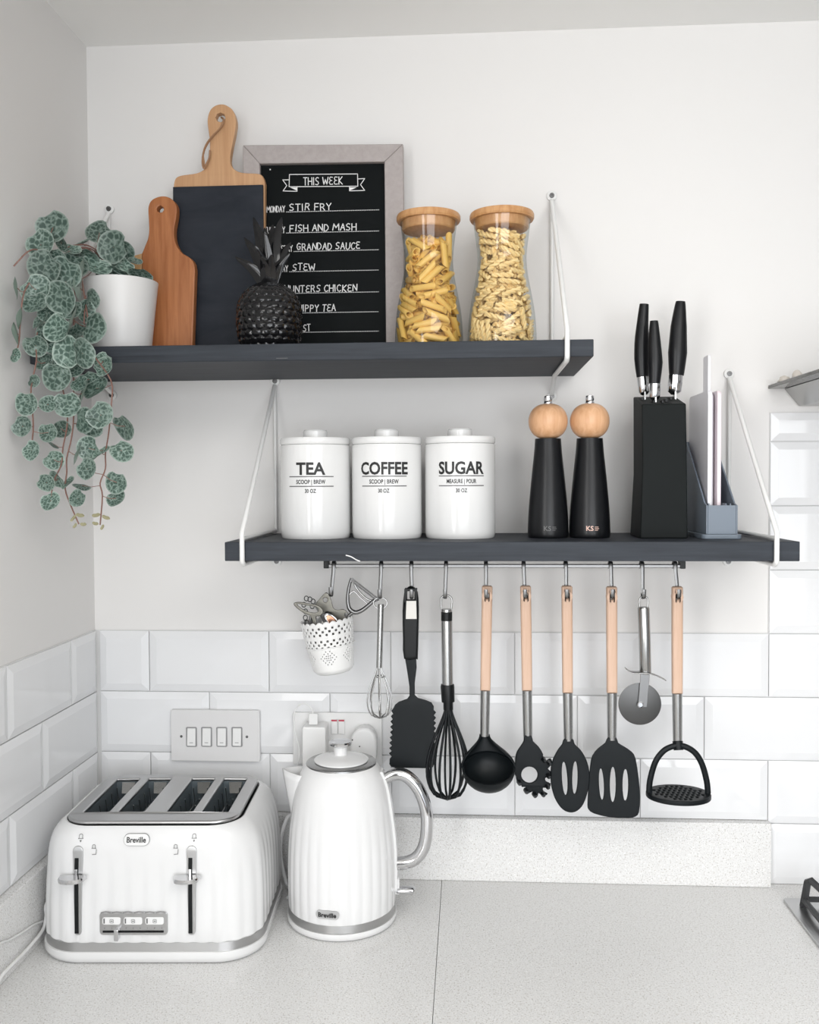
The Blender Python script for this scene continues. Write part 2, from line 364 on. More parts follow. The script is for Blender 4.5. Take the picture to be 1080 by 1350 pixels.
# ---------------------------------------------------------------- shelves and brackets
SD = .2316
us_ = thing('shelf', 'upper charcoal painted wooden shelf carrying chopping boards and pasta jars', 'shelf', (.4, 0, .8185))
MB().box(.0075, .7966, -SD, -.001, .8185, .842).build('plank', M_shelf, us_, bevel=.0012)
ls_ = thing('shelf', 'lower charcoal painted wooden shelf carrying canisters and knife block', 'shelf', (.68, 0, .5394))
MB().box(.2842, 1.0725, -SD, -.001, .5394, .5661).build('plank', M_shelf, ls_, bevel=.0012)
b = MB(); b.tube(cr([(a_, -SD-.0004, c_) for a_, c_ in [(0.4554,0.5477),(0.4628,0.5456),(0.4702,0.5413),(0.4755,0.5392)]], 4, False), .0008, 5); b.build('scratch', M_chalk, ls_)
MB().box(.36, .376, -SD-.0003, -SD, .8215, .8222).build('scratch', M_greyink, us_)
def bracket(x, zs, zt, zb, zd, label):
    t = thing('shelf_bracket', label, 'shelf bracket', (x, 0, zb-.004), 'white rod brackets of the two shelves')
    r = .0036; yf = -SD-r-.0006; b = MB()
    loop = [(x, -.006, zs), (x, yf, zt+.012), (x, yf, zt), (x, yf, zb), (x, yf+.008, zb-r-.001), (x, -.05, zb-r-.001), (x, -.006, zd)]
    P_ = []
    for i in range(len(loop)-1):
        P_ += [tuple(Vector(loop[i]).lerp(Vector(loop[i+1]), k/4)) for k in range(4)]
    P_.append(loop[-1]); b.tube(P_, r, 10); b.build('front_rod', M_white_metal, t, smooth=50)
    b = MB(); b.tube([(x, -.006, zs), (x, -.006, zt+.006), (x, -.009, zt+.0045), (x, yf, zt+.0045)], r*.85, 8); b.build('back_rod', M_white_metal, t, smooth=50)
    for z, s_ in ((zs+.004, 1), (zd, -1)):
        p = MB().lathe([(.008, 0), (.008, .004), (.006, .005), (0, .005)], (x, -.0005, z+s_*.004), 16, 'y').build('screw_plate', M_white_metal, t, smooth=40)
        MB().lathe([(.0042, 0), (.0038, .0018), (.0012, .0019), (.001, .0008), (0, .0008)], (x, -.0055, z+s_*.004), 12, 'y').build('screw', M_screw, p, smooth=40)
bracket(.0359, 1.0940, .842, .8185, .800, 'white rod shelf bracket at the left end of the upper shelf, behind the trailing plant')
bracket(.7605, 1.098, .842, .8185, .790, 'white rod shelf bracket at the right end of the upper shelf, beside the pasta jars')
bracket(.3100, .808, .5661, .5394, .524, 'white rod shelf bracket at the left end of the lower shelf, beside the tea canister')
bracket(1.0404, .811, .5661, .5394, .524, 'white rod shelf bracket at the right end of the lower shelf')

# ---------------------------------------------------------------- upper shelf: boards, frame, pineapple, jars, plant
ZU = .842
bb = thing('serving_board', 'tall bamboo paddle board faced with dark slate, its handle looped with twine', 'serving board', (.226, -.05, ZU))
o_ = cr([(0.1605,1.1232),(0.1635,1.1326),(0.1722,1.1372),(0.1967,1.1401),(0.2078,1.1446),(0.2134,1.1504),(0.2178,1.1622),(0.2193,1.1895),(0.2160,1.2204),(0.2199,1.2369),(0.2285,1.2449),(0.2390,1.2470),(0.2480,1.2443),(0.2576,1.2358),(0.2623,1.2191),(0.2596,1.1990),(0.2553,1.1802),(0.2519,1.1589),(0.2554,1.1481),(0.2627,1.1420),(0.2736,1.1387),(0.2954,1.1370),(0.3039,1.1326),(0.3074,1.1219)], 4, False) + [(.3013, ZU), (.1495, ZU)]
MB().sheet(o_, [list(reversed([(0.2375,1.2334),(0.2429,1.2309),(0.2447,1.2255),(0.2416,1.2208),(0.2367,1.2192),(0.2319,1.2211),(0.2295,1.2265),(0.2320,1.2318)]))], .014, .002, y=-.046).build('board', M_bamboo, bb, smooth=40)
q = [(0.1610,1.1177),(0.3051,1.1164)]
MB().box(q[0][0], q[1][0], -.0585, -.0535, ZU+.0005, q[0][1]).build('slate_panel', M_slate, bb, bevel=.0008)
b = MB(); b.tube(cr([(0.2370,-0.0460,1.2285),(0.2437,-0.0580,1.2200),(0.2405,-0.0600,1.2088),(0.2307,-0.0600,1.1985),(0.2195,-0.0595,1.1860),(0.2121,-0.0595,1.1720),(0.2095,-0.0595,1.1556),(0.2116,-0.0590,1.1450),(0.2167,-0.0595,1.1530),(0.2205,-0.0595,1.1612),(0.2218,-0.0595,1.1729)], 5, False), .0016, 6)
b.tube(cr([(0.2437,-0.0580,1.2200),(0.2386,-0.0620,1.2057),(0.2276,-0.0620,1.1954),(0.2166,-0.0620,1.1816),(0.2113,-0.0610,1.1668),(0.2133,-0.0605,1.1480)], 5, False), .0013, 6)
b.build('twine_loop', M_twine, bb, smooth=50)

sb = thing('chopping_board', 'small warm brown wooden paddle chopping board leaning behind the white plant pot', 'chopping board', (.16, -.075, ZU))
o_ = [0]
o2_ = cr([(0.1189,1.0083),(0.1239,1.0200),(0.1283,1.0305),(0.1303,1.0434),(0.1300,1.0610),(0.1296,1.0775),(0.1334,1.0879),(0.1419,1.0936),(0.1528,1.0957),(0.1636,1.0931),(0.1720,1.0858),(0.1754,1.0764),(0.1740,1.0600),(0.1708,1.0425),(0.1724,1.0248),(0.1806,1.0094),(0.1950,0.9997),(0.2009,0.9925),(0.2032,0.9807)], 4, False)
x1 = [(0.1170,0.8724)][0][0]
MB().sheet(o2_ + [(.1965, ZU), (x1, ZU)], [list(reversed([(0.1490,1.0805),(0.1532,1.0781),(0.1543,1.0745),(0.1519,1.0711),(0.1482,1.0706),(0.1446,1.0724),(0.1441,1.0765),(0.1459,1.0794)]))], .016, .0025, y=-.077).build('board', M_acacia, sb, smooth=40)
MB().sheet([(x1, ZU)] + [[(0.1189,1.0083)][0]] + [(0.1080,1.0056),(0.1006,1.0016),(0.0981,0.9910)] + [([(0.0981,0.9910)][0][0], ZU)], [], .0155, .0025, y=-.077).build('sapwood_strip', M_sap, sb, smooth=40)

fr = thing('chalkboard', 'framed black weekly menu chalkboard with greige border, behind the pineapple', 'menu board', (.39, -.03, ZU))
YB = -.034
def fo(u0, v0, u1, v1): return [(u0, v0), (u1, v0), (u1, v1), (u0, v1)]
tl, tr_ = [(0.2704,1.1851),(0.5254,1.1798)]; ti, tj = [(0.2974,1.1551),(0.4957,1.1528)]
bi = ZU+.020
def barx(name, pts_, m=M_greywood): MB().prism(pts_, -.045, -.028).build(name, m, fr, bevel=.0015)
barx('frame_rail', [tl, ti, tj, tr_]); barx('frame_rail', [(tl[0], ZU), (tr_[0]+.001, ZU), (tj[0]+.001, bi), (ti[0], bi)])
barx('frame_stile', [(tl[0], ZU), (ti[0], bi), ti, tl]); barx('frame_stile', [tr_, tj, (tj[0]+.001, bi), (tr_[0]+.001, ZU)])
MB().box(ti[0]-.003, tj[0]+.003, -.036, -.030, bi-.003, ti[1]+.004).build('panel', M_chalkboard, fr)
GL = {'A': [[(0,0),(.5,1),(1,0)],[(.2,.38),(.8,.38)]], 'B': [[(0,0),(0,1),(.7,.95),(.8,.75),(.6,.55),(0,.52)],[(.6,.53),(.95,.35),(.8,.06),(0,0)]], 'C': [[(.95,.85),(.6,1),(.2,.85),(0,.5),(.2,.12),(.6,0),(.95,.15)]],
 'D': [[(0,0),(0,1),(.55,.95),(.95,.6),(.9,.3),(.5,.03),(0,0)]], 'E': [[(.9,.95),(.3,1),(.05,.8),(.3,.55),(.7,.53)],[(.3,.53),(0,.28),(.25,.02),(.95,.05)]], 'F': [[(.1,0),(.1,1),(.95,1)],[(.1,.5),(.8,.5)]],
 'G': [[(.9,.85),(.5,1),(.1,.75),(0,.4),(.3,.02),(.8,.1),(.9,.45),(.5,.45)]], 'H': [[(0,0),(0,1)],[(1,0),(1,1)],[(0,.5),(1,.5)]], 'I': [[(.5,0),(.5,1)]], 'K': [[(0,0),(0,1)],[(.9,1),(.05,.48),(.95,0)]],
 'M': [[(0,0),(.1,1),(.5,.35),(.9,1),(1,0)]], 'N': [[(0,0),(0,1),(1,0),(1,1)]], 'O': [[(.5,1),(.1,.8),(0,.45),(.2,.08),(.55,0),(.9,.2),(1,.6),(.8,.92),(.5,1)]], 'P': [[(.05,0),(.05,1),(.7,.95),(.9,.72),(.7,.5),(.05,.45)]],
 'R': [[(.05,0),(.05,1),(.7,.95),(.85,.72),(.6,.5),(.05,.45)],[(.5,.47),(.95,0)]], 'S': [[(.9,.9),(.5,1),(.1,.8),(.25,.55),(.75,.42),(.9,.2),(.55,0),(.05,.08)]], 'T': [[(0,1),(1,1)],[(.5,1),(.5,0)]],
 'U': [[(0,1),(.03,.25),(.35,0),(.7,.05),(.97,.3),(1,1)]], 'W': [[(0,1),(.22,0),(.5,.7),(.78,0),(1,1)]], 'Y': [[(0,1),(.5,.5),(1,1)],[(.5,.5),(.5,0)]]}
WD = {'I': .25, 'M': 1.15, 'W': 1.2}
def ribbon(mb, p, q, wd, y):
    d = Vector((q[0]-p[0], q[1]-p[1])); l = d.length
    if l < 1e-6: return
    d /= l; n = Vector((-d.y, d.x))*wd/2; e = d*wd*.3
    mb.add([(p[0]-e.x+n.x, y, p[1]-e.y+n.y), (p[0]-e.x-n.x, y, p[1]-e.y-n.y), (q[0]+e.x-n.x, y, q[1]+e.y-n.y), (q[0]+e.x+n.x, y, q[1]+e.y+n.y)], [(0, 1, 2, 3)])
def handtext(mb, s_, x0, x1, z0, h, wd, y, wob=.04, gap=.28, rng=R):
    units = 0
    for ch in s_: units += .55 if ch == ' ' else WD.get(ch, .8)+gap
    k = (x1-x0)/(units-gap); x = x0
    for ch in s_:
        if ch == ' ': x += .55*k; continue
        cw = WD.get(ch, .8)*k; dz = rng.uniform(-wob, wob)*h; sl = rng.uniform(-.05, .12)*h if wob else 0
        for st in GL[ch]:
            pp = [(x+u*cw+sl*v, z0+dz+v*h) for u, v in st]
            for a_, b_ in zip(pp, pp[1:]): ribbon(mb, a_, b_, wd, y)
        x += cw+gap*k
yw = -.0364
rowsb = [('MONDAY', 'STIR FRY', 352, 376, 382, 437, 279), ('TUESDAY', 'FISH AND MASH', 349, 376, 382, 470, 306.5), ('WEDNESDAY', 'GRANDAD SAUCE', 350, 386, 392, 475, 331), ('THURSDAY', 'STEW', 350, 380, 386, 416, 357.5),
         ('FRIDAY', 'HUNTERS CHICKEN', 350, 372, 376, 471, 386), ('SATURDAY', 'CHIPPY TEA', 350, 383, 387, 443, 412), ('SUNDAY', 'ROAST', 350, 378, 383, 410, 437.5)]
BP = lambda u, v: ([(0.2916,1.0812),(0.4863,1.0766),(0.2897,0.8884)], u, v)
_p0, _p1, _p2 = [(0.2916,1.0812),(0.4863,1.0766),(0.2897,0.8884)]
def B(u, v): return (_p0[0]+(u-340)*(_p1[0]-_p0[0])/160 + (v-280)*(_p2[0]-_p0[0])/160, _p0[1]+(v-280)*(_p2[1]-_p0[1])/160+(u-340)*(_p1[1]-_p0[1])/160)
def wr(name, fn):
    m_ = MB(); fn(m_); o = m_.build(name, M_chalk, fr); return o
for day, meal, u0, u1, u2, u3, vb in rowsb:
    a_, b_, c_, d_ = B(u0, vb)[0], B(u1, vb)[0], B(u2, vb)[0], B(u3, vb)[0]; zb_ = B(400, vb)[1]
    m_ = MB(); handtext(m_, day, a_, b_, zb_, .0098, .0011, yw, 0, .22); m_.build('printed_day', M_chalk, fr)
    m_ = MB(); handtext(m_, meal, c_, d_, zb_+.0018, .0105, .0014, yw, .07); m_.build('handwriting', M_chalk, fr)
    m_ = MB(); x = b_+.002; xe = B(500, vb)[0]
    while x < xe: m_.box(x, min(x+.0011, xe), yw-.0001, yw, zb_-.0006, zb_+.0004); x += .0018
    m_.build('dotted_line', M_chalk, fr)
m_ = MB()
def pl(pts_, wd=.0011):
    for a_, b_ in zip(pts_, pts_[1:]): ribbon(m_, B(*a_), B(*b_), wd, yw)
pl([(382,230.5),(471.5,230),(472,246),(381.5,246.5),(382,230.5)])
pl([(381,237.5),(373,237.5),(378.5,245),(373.5,252),(392,252.5),(392,247)]); pl([(472,236.5),(481,236),(475.5,244),(481,251.5),(461,252),(461,247)])
m_.build('banner', M_chalk, fr)
m_ = MB(); 
for q_ in ([(383,247.5),(391.5,247.5),(391.5,251.5)], [(461.5,247.5),(470.5,247.5),(461.5,251.5)]):
    m_.add([(*[B(*p)[0]], yw-.0002, B(*p)[1]) for p in q_], [(0, 1, 2)])
m_.build('banner_fold', M_chalk, fr)
m_ = MB(); handtext(m_, 'THIS WEEK', B(400.5, 243)[0], B(452, 243)[0], B(426, 244)[1], .0118, .0013, yw-.0002, 0, .25); m_.build('heading', M_chalk, fr)
MB().lathe([(.0011, 0), (.0011, .0008), (0, .0009)], (B(356.5, 224)[0], -.036, B(356.5, 224)[1]), 8, 'y').build('pin', M_chalk, fr)

# glossy black pineapple
pn = thing('pineapple_ornament', 'glossy black ceramic pineapple ornament standing before the chalkboard', 'ornament', (.3365, -.165, ZU))
cx, cy = .3365, -.165
def prad(t):   # t 0..1 bottom to top
    return .0485*(max(0, 1-abs((t-.42)/.60)**3.0))**.5 if t > .42 else .0485*(1-.22*((.42-t)/.42)**2.6)
H = .097; NA, NR, SC, SR = 168, 84, 21, 10; vs, fs = [], []
for j in range(NR+1):
    t = j/NR
    for i in range(NA):
        a = 2*PI*i/NA; v = t*SR; best = 9
        for rr_ in (math.floor(v), math.floor(v)+1):
            off = .5*(rr_ % 2); u = a/(2*PI)*SC-off; du = u-round(u); dv = (v-rr_)*.80
            best = min(best, math.hypot(du, dv) if False else max(abs(dv)*1.15+abs(du)*.55, abs(du)*1.15))
        bump = .0036*(1-min(1, best/.62)) if .02 < t < .985 else 0
        bump = min(bump, .0019)
        r_ = max(.004, (prad(t) if t < 1 else .012)-.0018+bump); vs.append((cx+r_*math.cos(a), cy+r_*math.sin(a), ZU+.0002+H*t))
for j in range(NR):
    for i in range(NA): a_, b_ = j*NA+i, j*NA+(i+1) % NA; fs.append((a_, b_, b_+NA, a_+NA))
fs += [tuple(range(NA-1, -1, -1)), tuple(range(NR*NA, (NR+1)*NA))]
MB().add(vs, fs).build('body', M_gloss_black, pn, smooth=16)
zt_ = ZU+H-.002
def blade(tip, wd, bulge):
    tx, ty, tz = tip; k = Vector((tx-cx, ty-cy, 0)); b0 = Vector((cx, cy, zt_-.004))+k*.10; L_ = tz-b0.z
    ctrl = [b0, b0+Vector((k.x*.12, k.y*.12, L_*.30)), b0+Vector((k.x*.42, k.y*.42, L_*.66)), Vector(tip)]
    path = cr([tuple(c_) for c_ in ctrl], 6, False); n = len(path)
    rad = [wd*max(.03, (math.sin(PI*(.16+.84*(i/(n-1))**.8)))**.75*1.0) for i in range(n)]
    MB().tube(path, rad, 8, flat=.42).build('leaf', M_gloss_black, pn, smooth=30)
for (x_, z_), y_, wd in zip([(0.3131,1.0377),(0.3555,1.0367),(0.3004,1.0073),(0.2877,0.9779),(0.3695,0.9806),(0.3675,1.0014),(0.3275,1.0253),(0.3398,1.0294)], (-.160, -.160, -.165, -.170, -.175, -.155, -.15, -.15), (.0118, .0118, .0108, .010, .010, .0105, .0115, .0115)):
    blade((x_, y_, z_), wd, .3)
for (x_, z_), y_, wd in zip([(0.3341,1.0109),(0.3226,0.9881),(0.3471,0.9745),(0.3326,0.9715),(0.3090,0.9665),(0.3582,0.9633)], (-.182, -.19, -.194, -.196, -.18, -.18), (.0115, .011, .011, .0105, .0095, .0095)):
    blade((x_, y_, z_), wd, .3)

# pasta jars
def caps_dist(p1, q1, p2, q2):
    d1, d2, r = q1-p1, q2-p2, p1-p2; a, e, f = d1@d1, d2@d2, d2@r; c_, b_ = d1@r, d1@d2; den = a*e-b_*b_
    s_ = np.clip((b_*f-c_*e)/den, 0, 1) if den > 1e-12 else 0.; t = (b_*s_+f)/e
    if t < 0: t = 0.; s_ = np.clip(-c_/a, 0, 1)
    elif t > 1: t = 1.; s_ = np.clip((b_-c_)/a, 0, 1)
    return np.linalg.norm((p1+d1*s_)-(p2+d2*t))
JP = [(.0505, 0), (.0512, .008), (.0510, .03), (.0485, .06), (.0432, .09), (.0385, .115), (.0365, .135), (.0372, .152), (.0400, .175), (.0430, .197)]
def jr(z): return float(np.interp(z, [p[1] for p in JP], [p[0] for p in JP]))
def pasta_mesh(kind):
    m_ = MB()
    if kind == 'penne':
        L_, n, vs, fs = .034, 12, [], []; r0, r1 = .0050, .0036
        for (rr, ends) in ((r0, 1), (r1, 1)):
            for sgn in (-1, 1):
                for i in range(n):
                    a = 2*PI*i/n; x_ = sgn*L_/2 + rr*math.cos(a)*.95
                    vs.append((x_, rr*math.cos(a), rr*math.sin(a)))
        for i in range(n):
            j = (i+1) % n; fs += [(i, j, n+j, n+i), (2*n+i, 3*n+i, 3*n+j, 2*n+j), (i, 2*n+i, 2*n+j, j), (n+i, n+j, 3*n+j, 3*n+i)]
        m_.add(vs, fs)
    else:
        for ph in (0, PI):
            m_.tube([(-.0155+.031*k/10, .0020*math.cos(ph+k*1.05), .0020*math.sin(ph+k*1.05)) for k in range(11)], .0025, 5)
    me = bpy.data.meshes.new(kind); me.from_pydata(m_.v, [], m_.f); me.update(); me.shade_smooth(); me.set_sharp_from_angle(angle=math.radians(50)); me.materials.append(M_penne if kind == 'penne' else M_gemelli); return me
def jar(cx, cy, kind, label, plabel, seed, ztop):
    t = thing('storage_jar', label, 'jar', (cx, cy, ZU)); n = 48
    outer = [(r, z+.0002) for r, z in cr([(a_, b_) for a_, b_ in JP], 4, False)]; inner = [(max(r-.0018, .001), max(z, .004)) for r, z in reversed(outer)]
    MB().lathe([(0, .0002), (.047, .0002)] + outer, (cx, cy, ZU), n).build('glass_body', M_jarglass, t, smooth=40)
    lid = MB().lathe([(0, .196), (.0465, .196), (.0480, .1985), (.0480, .2035), (.0468, .206), (0, .206)], (cx, cy, ZU), 48).build('lid', M_lidwood, t, smooth=30)
    MB().lathe([(0, .183), (.0385, .183), (.0400, .185), (.0405, .196)], (cx, cy, ZU), 40).build('lid_plug', M_lidwood, lid, smooth=30)
    me = pasta_mesh(kind); half, rad = (.0165, .0050) if kind == 'penne' else (.0152, .0043)
    rg = np.random.RandomState(seed); placed = []; P0 = np.zeros((0, 3)); layers = [(.0003, 9000, 1.46), (.0095, 3500, 1.4)] if kind == 'penne' else [(.0001, 12000, 1.24), (.0085, 3000, 1.3)]
    allp = []
    for inset, tries, kf in layers:
        for _ in range(tries):
            z = rg.uniform(.004+rad, ztop); a = rg.uniform(0, 2*PI); tilt = rg.normal(0, .75)
            R_ = jr(z)-.0018-rad-inset
            tg = np.array([-math.sin(a), math.cos(a), 0.]); ax = tg*math.cos(tilt)+np.array([0, 0, 1.])*math.sin(tilt)
            rt = half*abs(math.cos(tilt)); rc = R_*R_-rt*rt
            if rc <= 0: continue
            rc = math.sqrt(rc); c_ = np.array([rc*math.cos(a), rc*math.sin(a), z]); p_, q_ = c_-ax*half, c_+ax*half
            if min(p_[2], q_[2]) < .004+rad*.8 or max(p_[2], q_[2]) > ztop+.012: continue
            if any(math.hypot(e[0], e[1]) > jr(e[2])-.0012-rad*.80 for e in (p_, q_)): continue
            ok = True
            if len(allp):
                C0 = P0; near = np.where(((C0-c_)**2).sum(1) < (2*half+2*rad)**2)[0]
                for k in near:
                    if caps_dist(p_, q_, allp[k][0], allp[k][1]) < kf*rad: ok = False; break
            if ok: allp.append((p_, q_)); P0 = np.vstack([P0, c_]); placed.append((c_, ax))
    # the innermost ones
    if kind == 'penne': tops = 16
    else: tops = 16
    for k in range(tops):
        a = rg.uniform(0, 2*PI); ax = np.array([math.cos(a), math.sin(a), rg.uniform(-.3, .3)]); c_ = np.array([rg.uniform(-.012, .012), rg.uniform(-.012, .012), ztop+rg.uniform(-.01, .004)]); placed.append((c_, ax/np.linalg.norm(ax)))
    cap = 298; ROOT[kind] = len(placed)
    for c_, ax in placed[:cap]:
        o = bpy.data.objects.new(kind, me); C.objects.link(o); X = Vector(ax); q = X.to_track_quat('X', 'Z') @ Matrix.Rotation(rg.uniform(0, 6.28), 4, 'X').to_quaternion()
        o.rotation_mode = 'QUATERNION'; o.rotation_quaternion = q; o.location = (cx+c_[0], cy+c_[1], ZU+c_[2])
        tagit(o, plabel, 'pasta', kind + ' pasta in the glass jar')
    b = MB(); core = [(0, .0055)] + [(max(.004, jr(z)-(.0185 if kind == 'penne' else .0145)), z) for z in np.linspace(.0055, ztop-.012, 12)] + [(0, ztop-.012)]
    rest = b.lathe(core, (0, 0, 0), 20)
    m2 = MB()
    V = [tuple(v.co) for v in me.vertices]; F = [tuple(p.vertices) for p in me.polygons]
    extra = placed[cap:]
    for k in range(170):
        z = rg.uniform(.012, ztop-.008); rr = max(.002, jr(z)-.0245)*math.sqrt(rg.uniform(.15, 1)); a = rg.uniform(0, 6.28); ax = rg.normal(size=3); ax[2] *= .5; extra = extra + [(np.array([rr*math.cos(a), rr*math.sin(a), z]), ax/np.linalg.norm(ax))]
    for c_, ax in extra:
        q = Vector(ax).to_track_quat('X', 'Z'); off = Vector((cx, cy, ZU))+Vector(c_)
        m2.add([tuple(q @ Vector(v)+off) for v in V], F)
    o = m2.build('pasta_heap', M_penne if kind == 'penne' else M_gemelli, smooth=50)
    tagit(o, 'deeper ' + kind + ' pasta filling the middle of the jar', 'pasta', kind='stuff')
jar(.5675, -.11, 'penne', 'curved glass storage jar of penne with a bamboo lid, next to the chalkboard', 'piece of penne pasta packed in the left glass jar', 3, .162)
jar(.6770, -.11, 'gemelli', 'curved glass storage jar of twisted gemelli with a bamboo lid, next to the white bracket', 'twisted piece of gemelli pasta packed in the right glass jar', 5, .176)

# ---------------------------------------------------------------- trailing plant in its white pot
pt = thing('potted_plant', 'trailing silver-veined string plant in a plain white pot on the upper shelf corner', 'plant', (.104, -.135, ZU))
px_, py_ = .1045, -.135
pot = MB().lathe([(0, .0003), (.0405, .0003), (.0425, .004), (.0485, .06), (.0535, .104), (.0545, .110), (.0525, .1105), (.0500, .104), (.046, .09), (0, .09)], (px_, py_, ZU), 48).build('pot', M_potc, pt, smooth=45)
MB().lathe([(.0485, .089), (.03, .096), (0, .098)], (px_, py_, ZU), 24).build('soil', M_soil, pot, smooth=40)
def leaf_mesh():
    n, rings = 18, [.35, .7, 1.0]; vs = [(0, 0, 0)]; uv = [(0, 0)]
    for r in rings:
        for i in range(n):
            a = 2*PI*i/n; notch = 1-.20*math.exp(-((a-PI/2+PI) % (2*PI)-PI)**2*9)*0
            aa = (a-PI/2) ; d = (aa+PI) % (2*PI)-PI; k = 1-.34*math.exp(-(d*3.0)**2)*(r**1.5)
            wv = 1+.02*math.cos(5*a)
            x_, y_ = r*k*wv*math.cos(a), r*k*wv*math.sin(a)*.94; vs.append((x_, y_, .22*r*r-.10*abs(math.cos(a))*r+.04*math.sin(3*a)*r)); uv.append((r*math.cos(a), r*math.sin(a)))
    fs = [(0, 1+i, 1+(i+1) % n) for i in range(n)]
    for j in range(2):
        for i in range(n): a_, b_ = 1+j*n+i, 1+j*n+(i+1) % n; fs.append((a_, a_+n, b_+n, b_))
    me = bpy.data.meshes.new('leaf'); me.from_pydata(vs, [], fs); me.update(); ul = me.uv_layers.new(name='UVMap')
    for lp in me.loops: ul.data[lp.index].uv = uv[lp.vertex_index]
    me.shade_smooth(); me.materials.append(M_leaf); return me
LM = leaf_mesh(); LT = LM.copy(); LT.materials.clear(); LT.materials.append(M_tipleaf)
leaves = [(0.0461,-0.235,1.0080,0.0219,1,20),(0.0353,-0.250,0.9812,0.0196,1,60),(0.0466,-0.210,0.9944,0.0117,0.8,-30),(0.0659,-0.120,1.0311,0.0194,0.85,-30),(0.1035,-0.160,0.9984,0.0221,1,-20),(0.1070,-0.130,0.9980,0.0158,0.9,10),(0.0523,-0.150,1.0076,0.0134,0.5,20),(0.0638,-0.170,0.9823,0.0198,0.6,0),(0.0817,-0.175,0.9664,0.0208,0.7,-20),(0.1119,-0.150,0.9716,0.0167,0.7,-40),(0.0425,-0.255,0.9486,0.0216,1,10),(0.0647,-0.240,0.9432,0.0218,1,-20),(0.0348,-0.265,0.9154,0.0194,1,30),(0.0744,-0.275,0.9023,0.0223,0.9,0),(0.0358,-0.270,0.8958,0.0162,0.9,20),(0.0812,-0.220,0.9453,0.0211,0.35,80),(0.0797,-0.225,0.9250,0.0189,0.35,95),(0.0681,-0.272,0.8609,0.0203,0.95,5),(0.0391,-0.262,0.8734,0.0133,0.8,40),(0.0919,-0.280,0.8704,0.0191,0.4,70),(0.0338,-0.268,0.8393,0.0153,0.85,30),(0.0827,-0.275,0.8283,0.0202,1,0),(0.1038,-0.280,0.8253,0.0191,0.4,95),(0.0547,-0.260,0.8350,0.0092,0.8,10),(0.1129,-0.265,0.8624,0.0194,0.35,70),(0.1424,-0.155,0.9598,0.0167,0.5,-8),(0.1121,-0.160,0.9593,0.0177,0.45,-25),(0.0875,-0.150,0.9609,0.0134,0.5,10),(0.0195,-0.288,0.9129,0.0140,0.45,95),(0.0250,-0.290,0.8718,0.0130,0.45,80),(0.0209,-0.293,0.8510,0.0140,0.4,100),(0.0187,-0.298,0.8219,0.0089,0.4,70),(0.1211,-0.250,0.8188,0.0124,0.9,-10),(0.0650,-0.270,0.7962,0.0203,1,10),(0.1240,-0.255,0.8097,0.0144,0.8,50),(0.0355,-0.280,0.7892,0.0081,0.5,70),(0.0933,-0.262,0.7853,0.0123,0.8,0),(0.1128,-0.255,0.7806,0.0175,0.8,30),(0.1019,-0.270,0.7730,0.0162,0.5,70),(0.0289,-0.285,0.7580,0.0161,1,10),(0.0539,-0.275,0.7576,0.0121,0.8,-40),(0.0774,-0.268,0.7579,0.0173,1,0),(0.1217,-0.265,0.7432,0.0173,1,10),(0.1011,-0.272,0.7357,0.0162,0.42,85),(0.1077,-0.260,0.7281,0.0154,0.8,10),(0.1555,-0.262,0.7275,0.0184,0.85,-40),(0.0210,-0.285,0.7273,0.0130,1,20),(0.0537,-0.276,0.7193,0.0131,1,0),(0.0673,-0.266,0.7249,0.0122,0.8,30),(0.0570,-0.270,0.7040,0.0091,0.35,-30),(0.1050,-0.265,0.6976,0.0153,1,-30),(0.0929,-0.272,0.6881,0.0132,0.5,70),(0.1251,-0.270,0.6910,0.0122,0.45,30),(0.1515,-0.264,0.6942,0.0153,0.9,0),(0.0342,-0.285,0.6943,0.0130,1,0),(0.0596,-0.274,0.6820,0.0132,0.85,40),(0.1045,-0.270,0.6694,0.0142,1,10),(0.1438,-0.265,0.6505,0.0153,1,20),(0.0493,-0.276,0.6510,0.0121,0.9,20),(0.0617,-0.268,0.6561,0.0122,0.8,-40),(0.0775,-0.270,0.6498,0.0102,0.6,40),(0.0975,-0.272,0.6466,0.0112,0.4,-5),(0.1428,-0.266,0.6286,0.0122,0.9,0),(0.0911,-0.270,0.6289,0.0122,0.9,30),(0.0548,-0.275,0.6250,0.0131,0.95,0),(0.0606,-0.200,0.9653,0.0182,0.8,10),(0.0498,-0.240,0.9645,0.0166,0.8,0),(0.0800,-0.262,0.8883,0.0164,0.9,20),(0.0452,-0.255,0.8568,0.0144,0.9,-20),(0.0445,-0.262,0.8161,0.0133,0.8,20),(0.0841,-0.262,0.8083,0.0153,0.8,-30),(0.1013,-0.250,0.7939,0.0144,0.7,20),(0.0503,-0.258,0.8854,0.0154,0.9,-10),(0.0853,-0.258,0.8557,0.0154,0.8,30),(0.0990,-0.235,0.9068,0.0136,0.4,85),(0.0921,-0.240,0.8901,0.0146,0.45,80),(0.1244,-0.130,0.9840,0.0102,0.6,-20),(0.0781,-0.140,0.9938,0.0157,0.8,20),(0.0521,-0.190,0.9875,0.0130,0.7,-10),(0.0685,-0.258,0.8163,0.0144,0.8,0)]
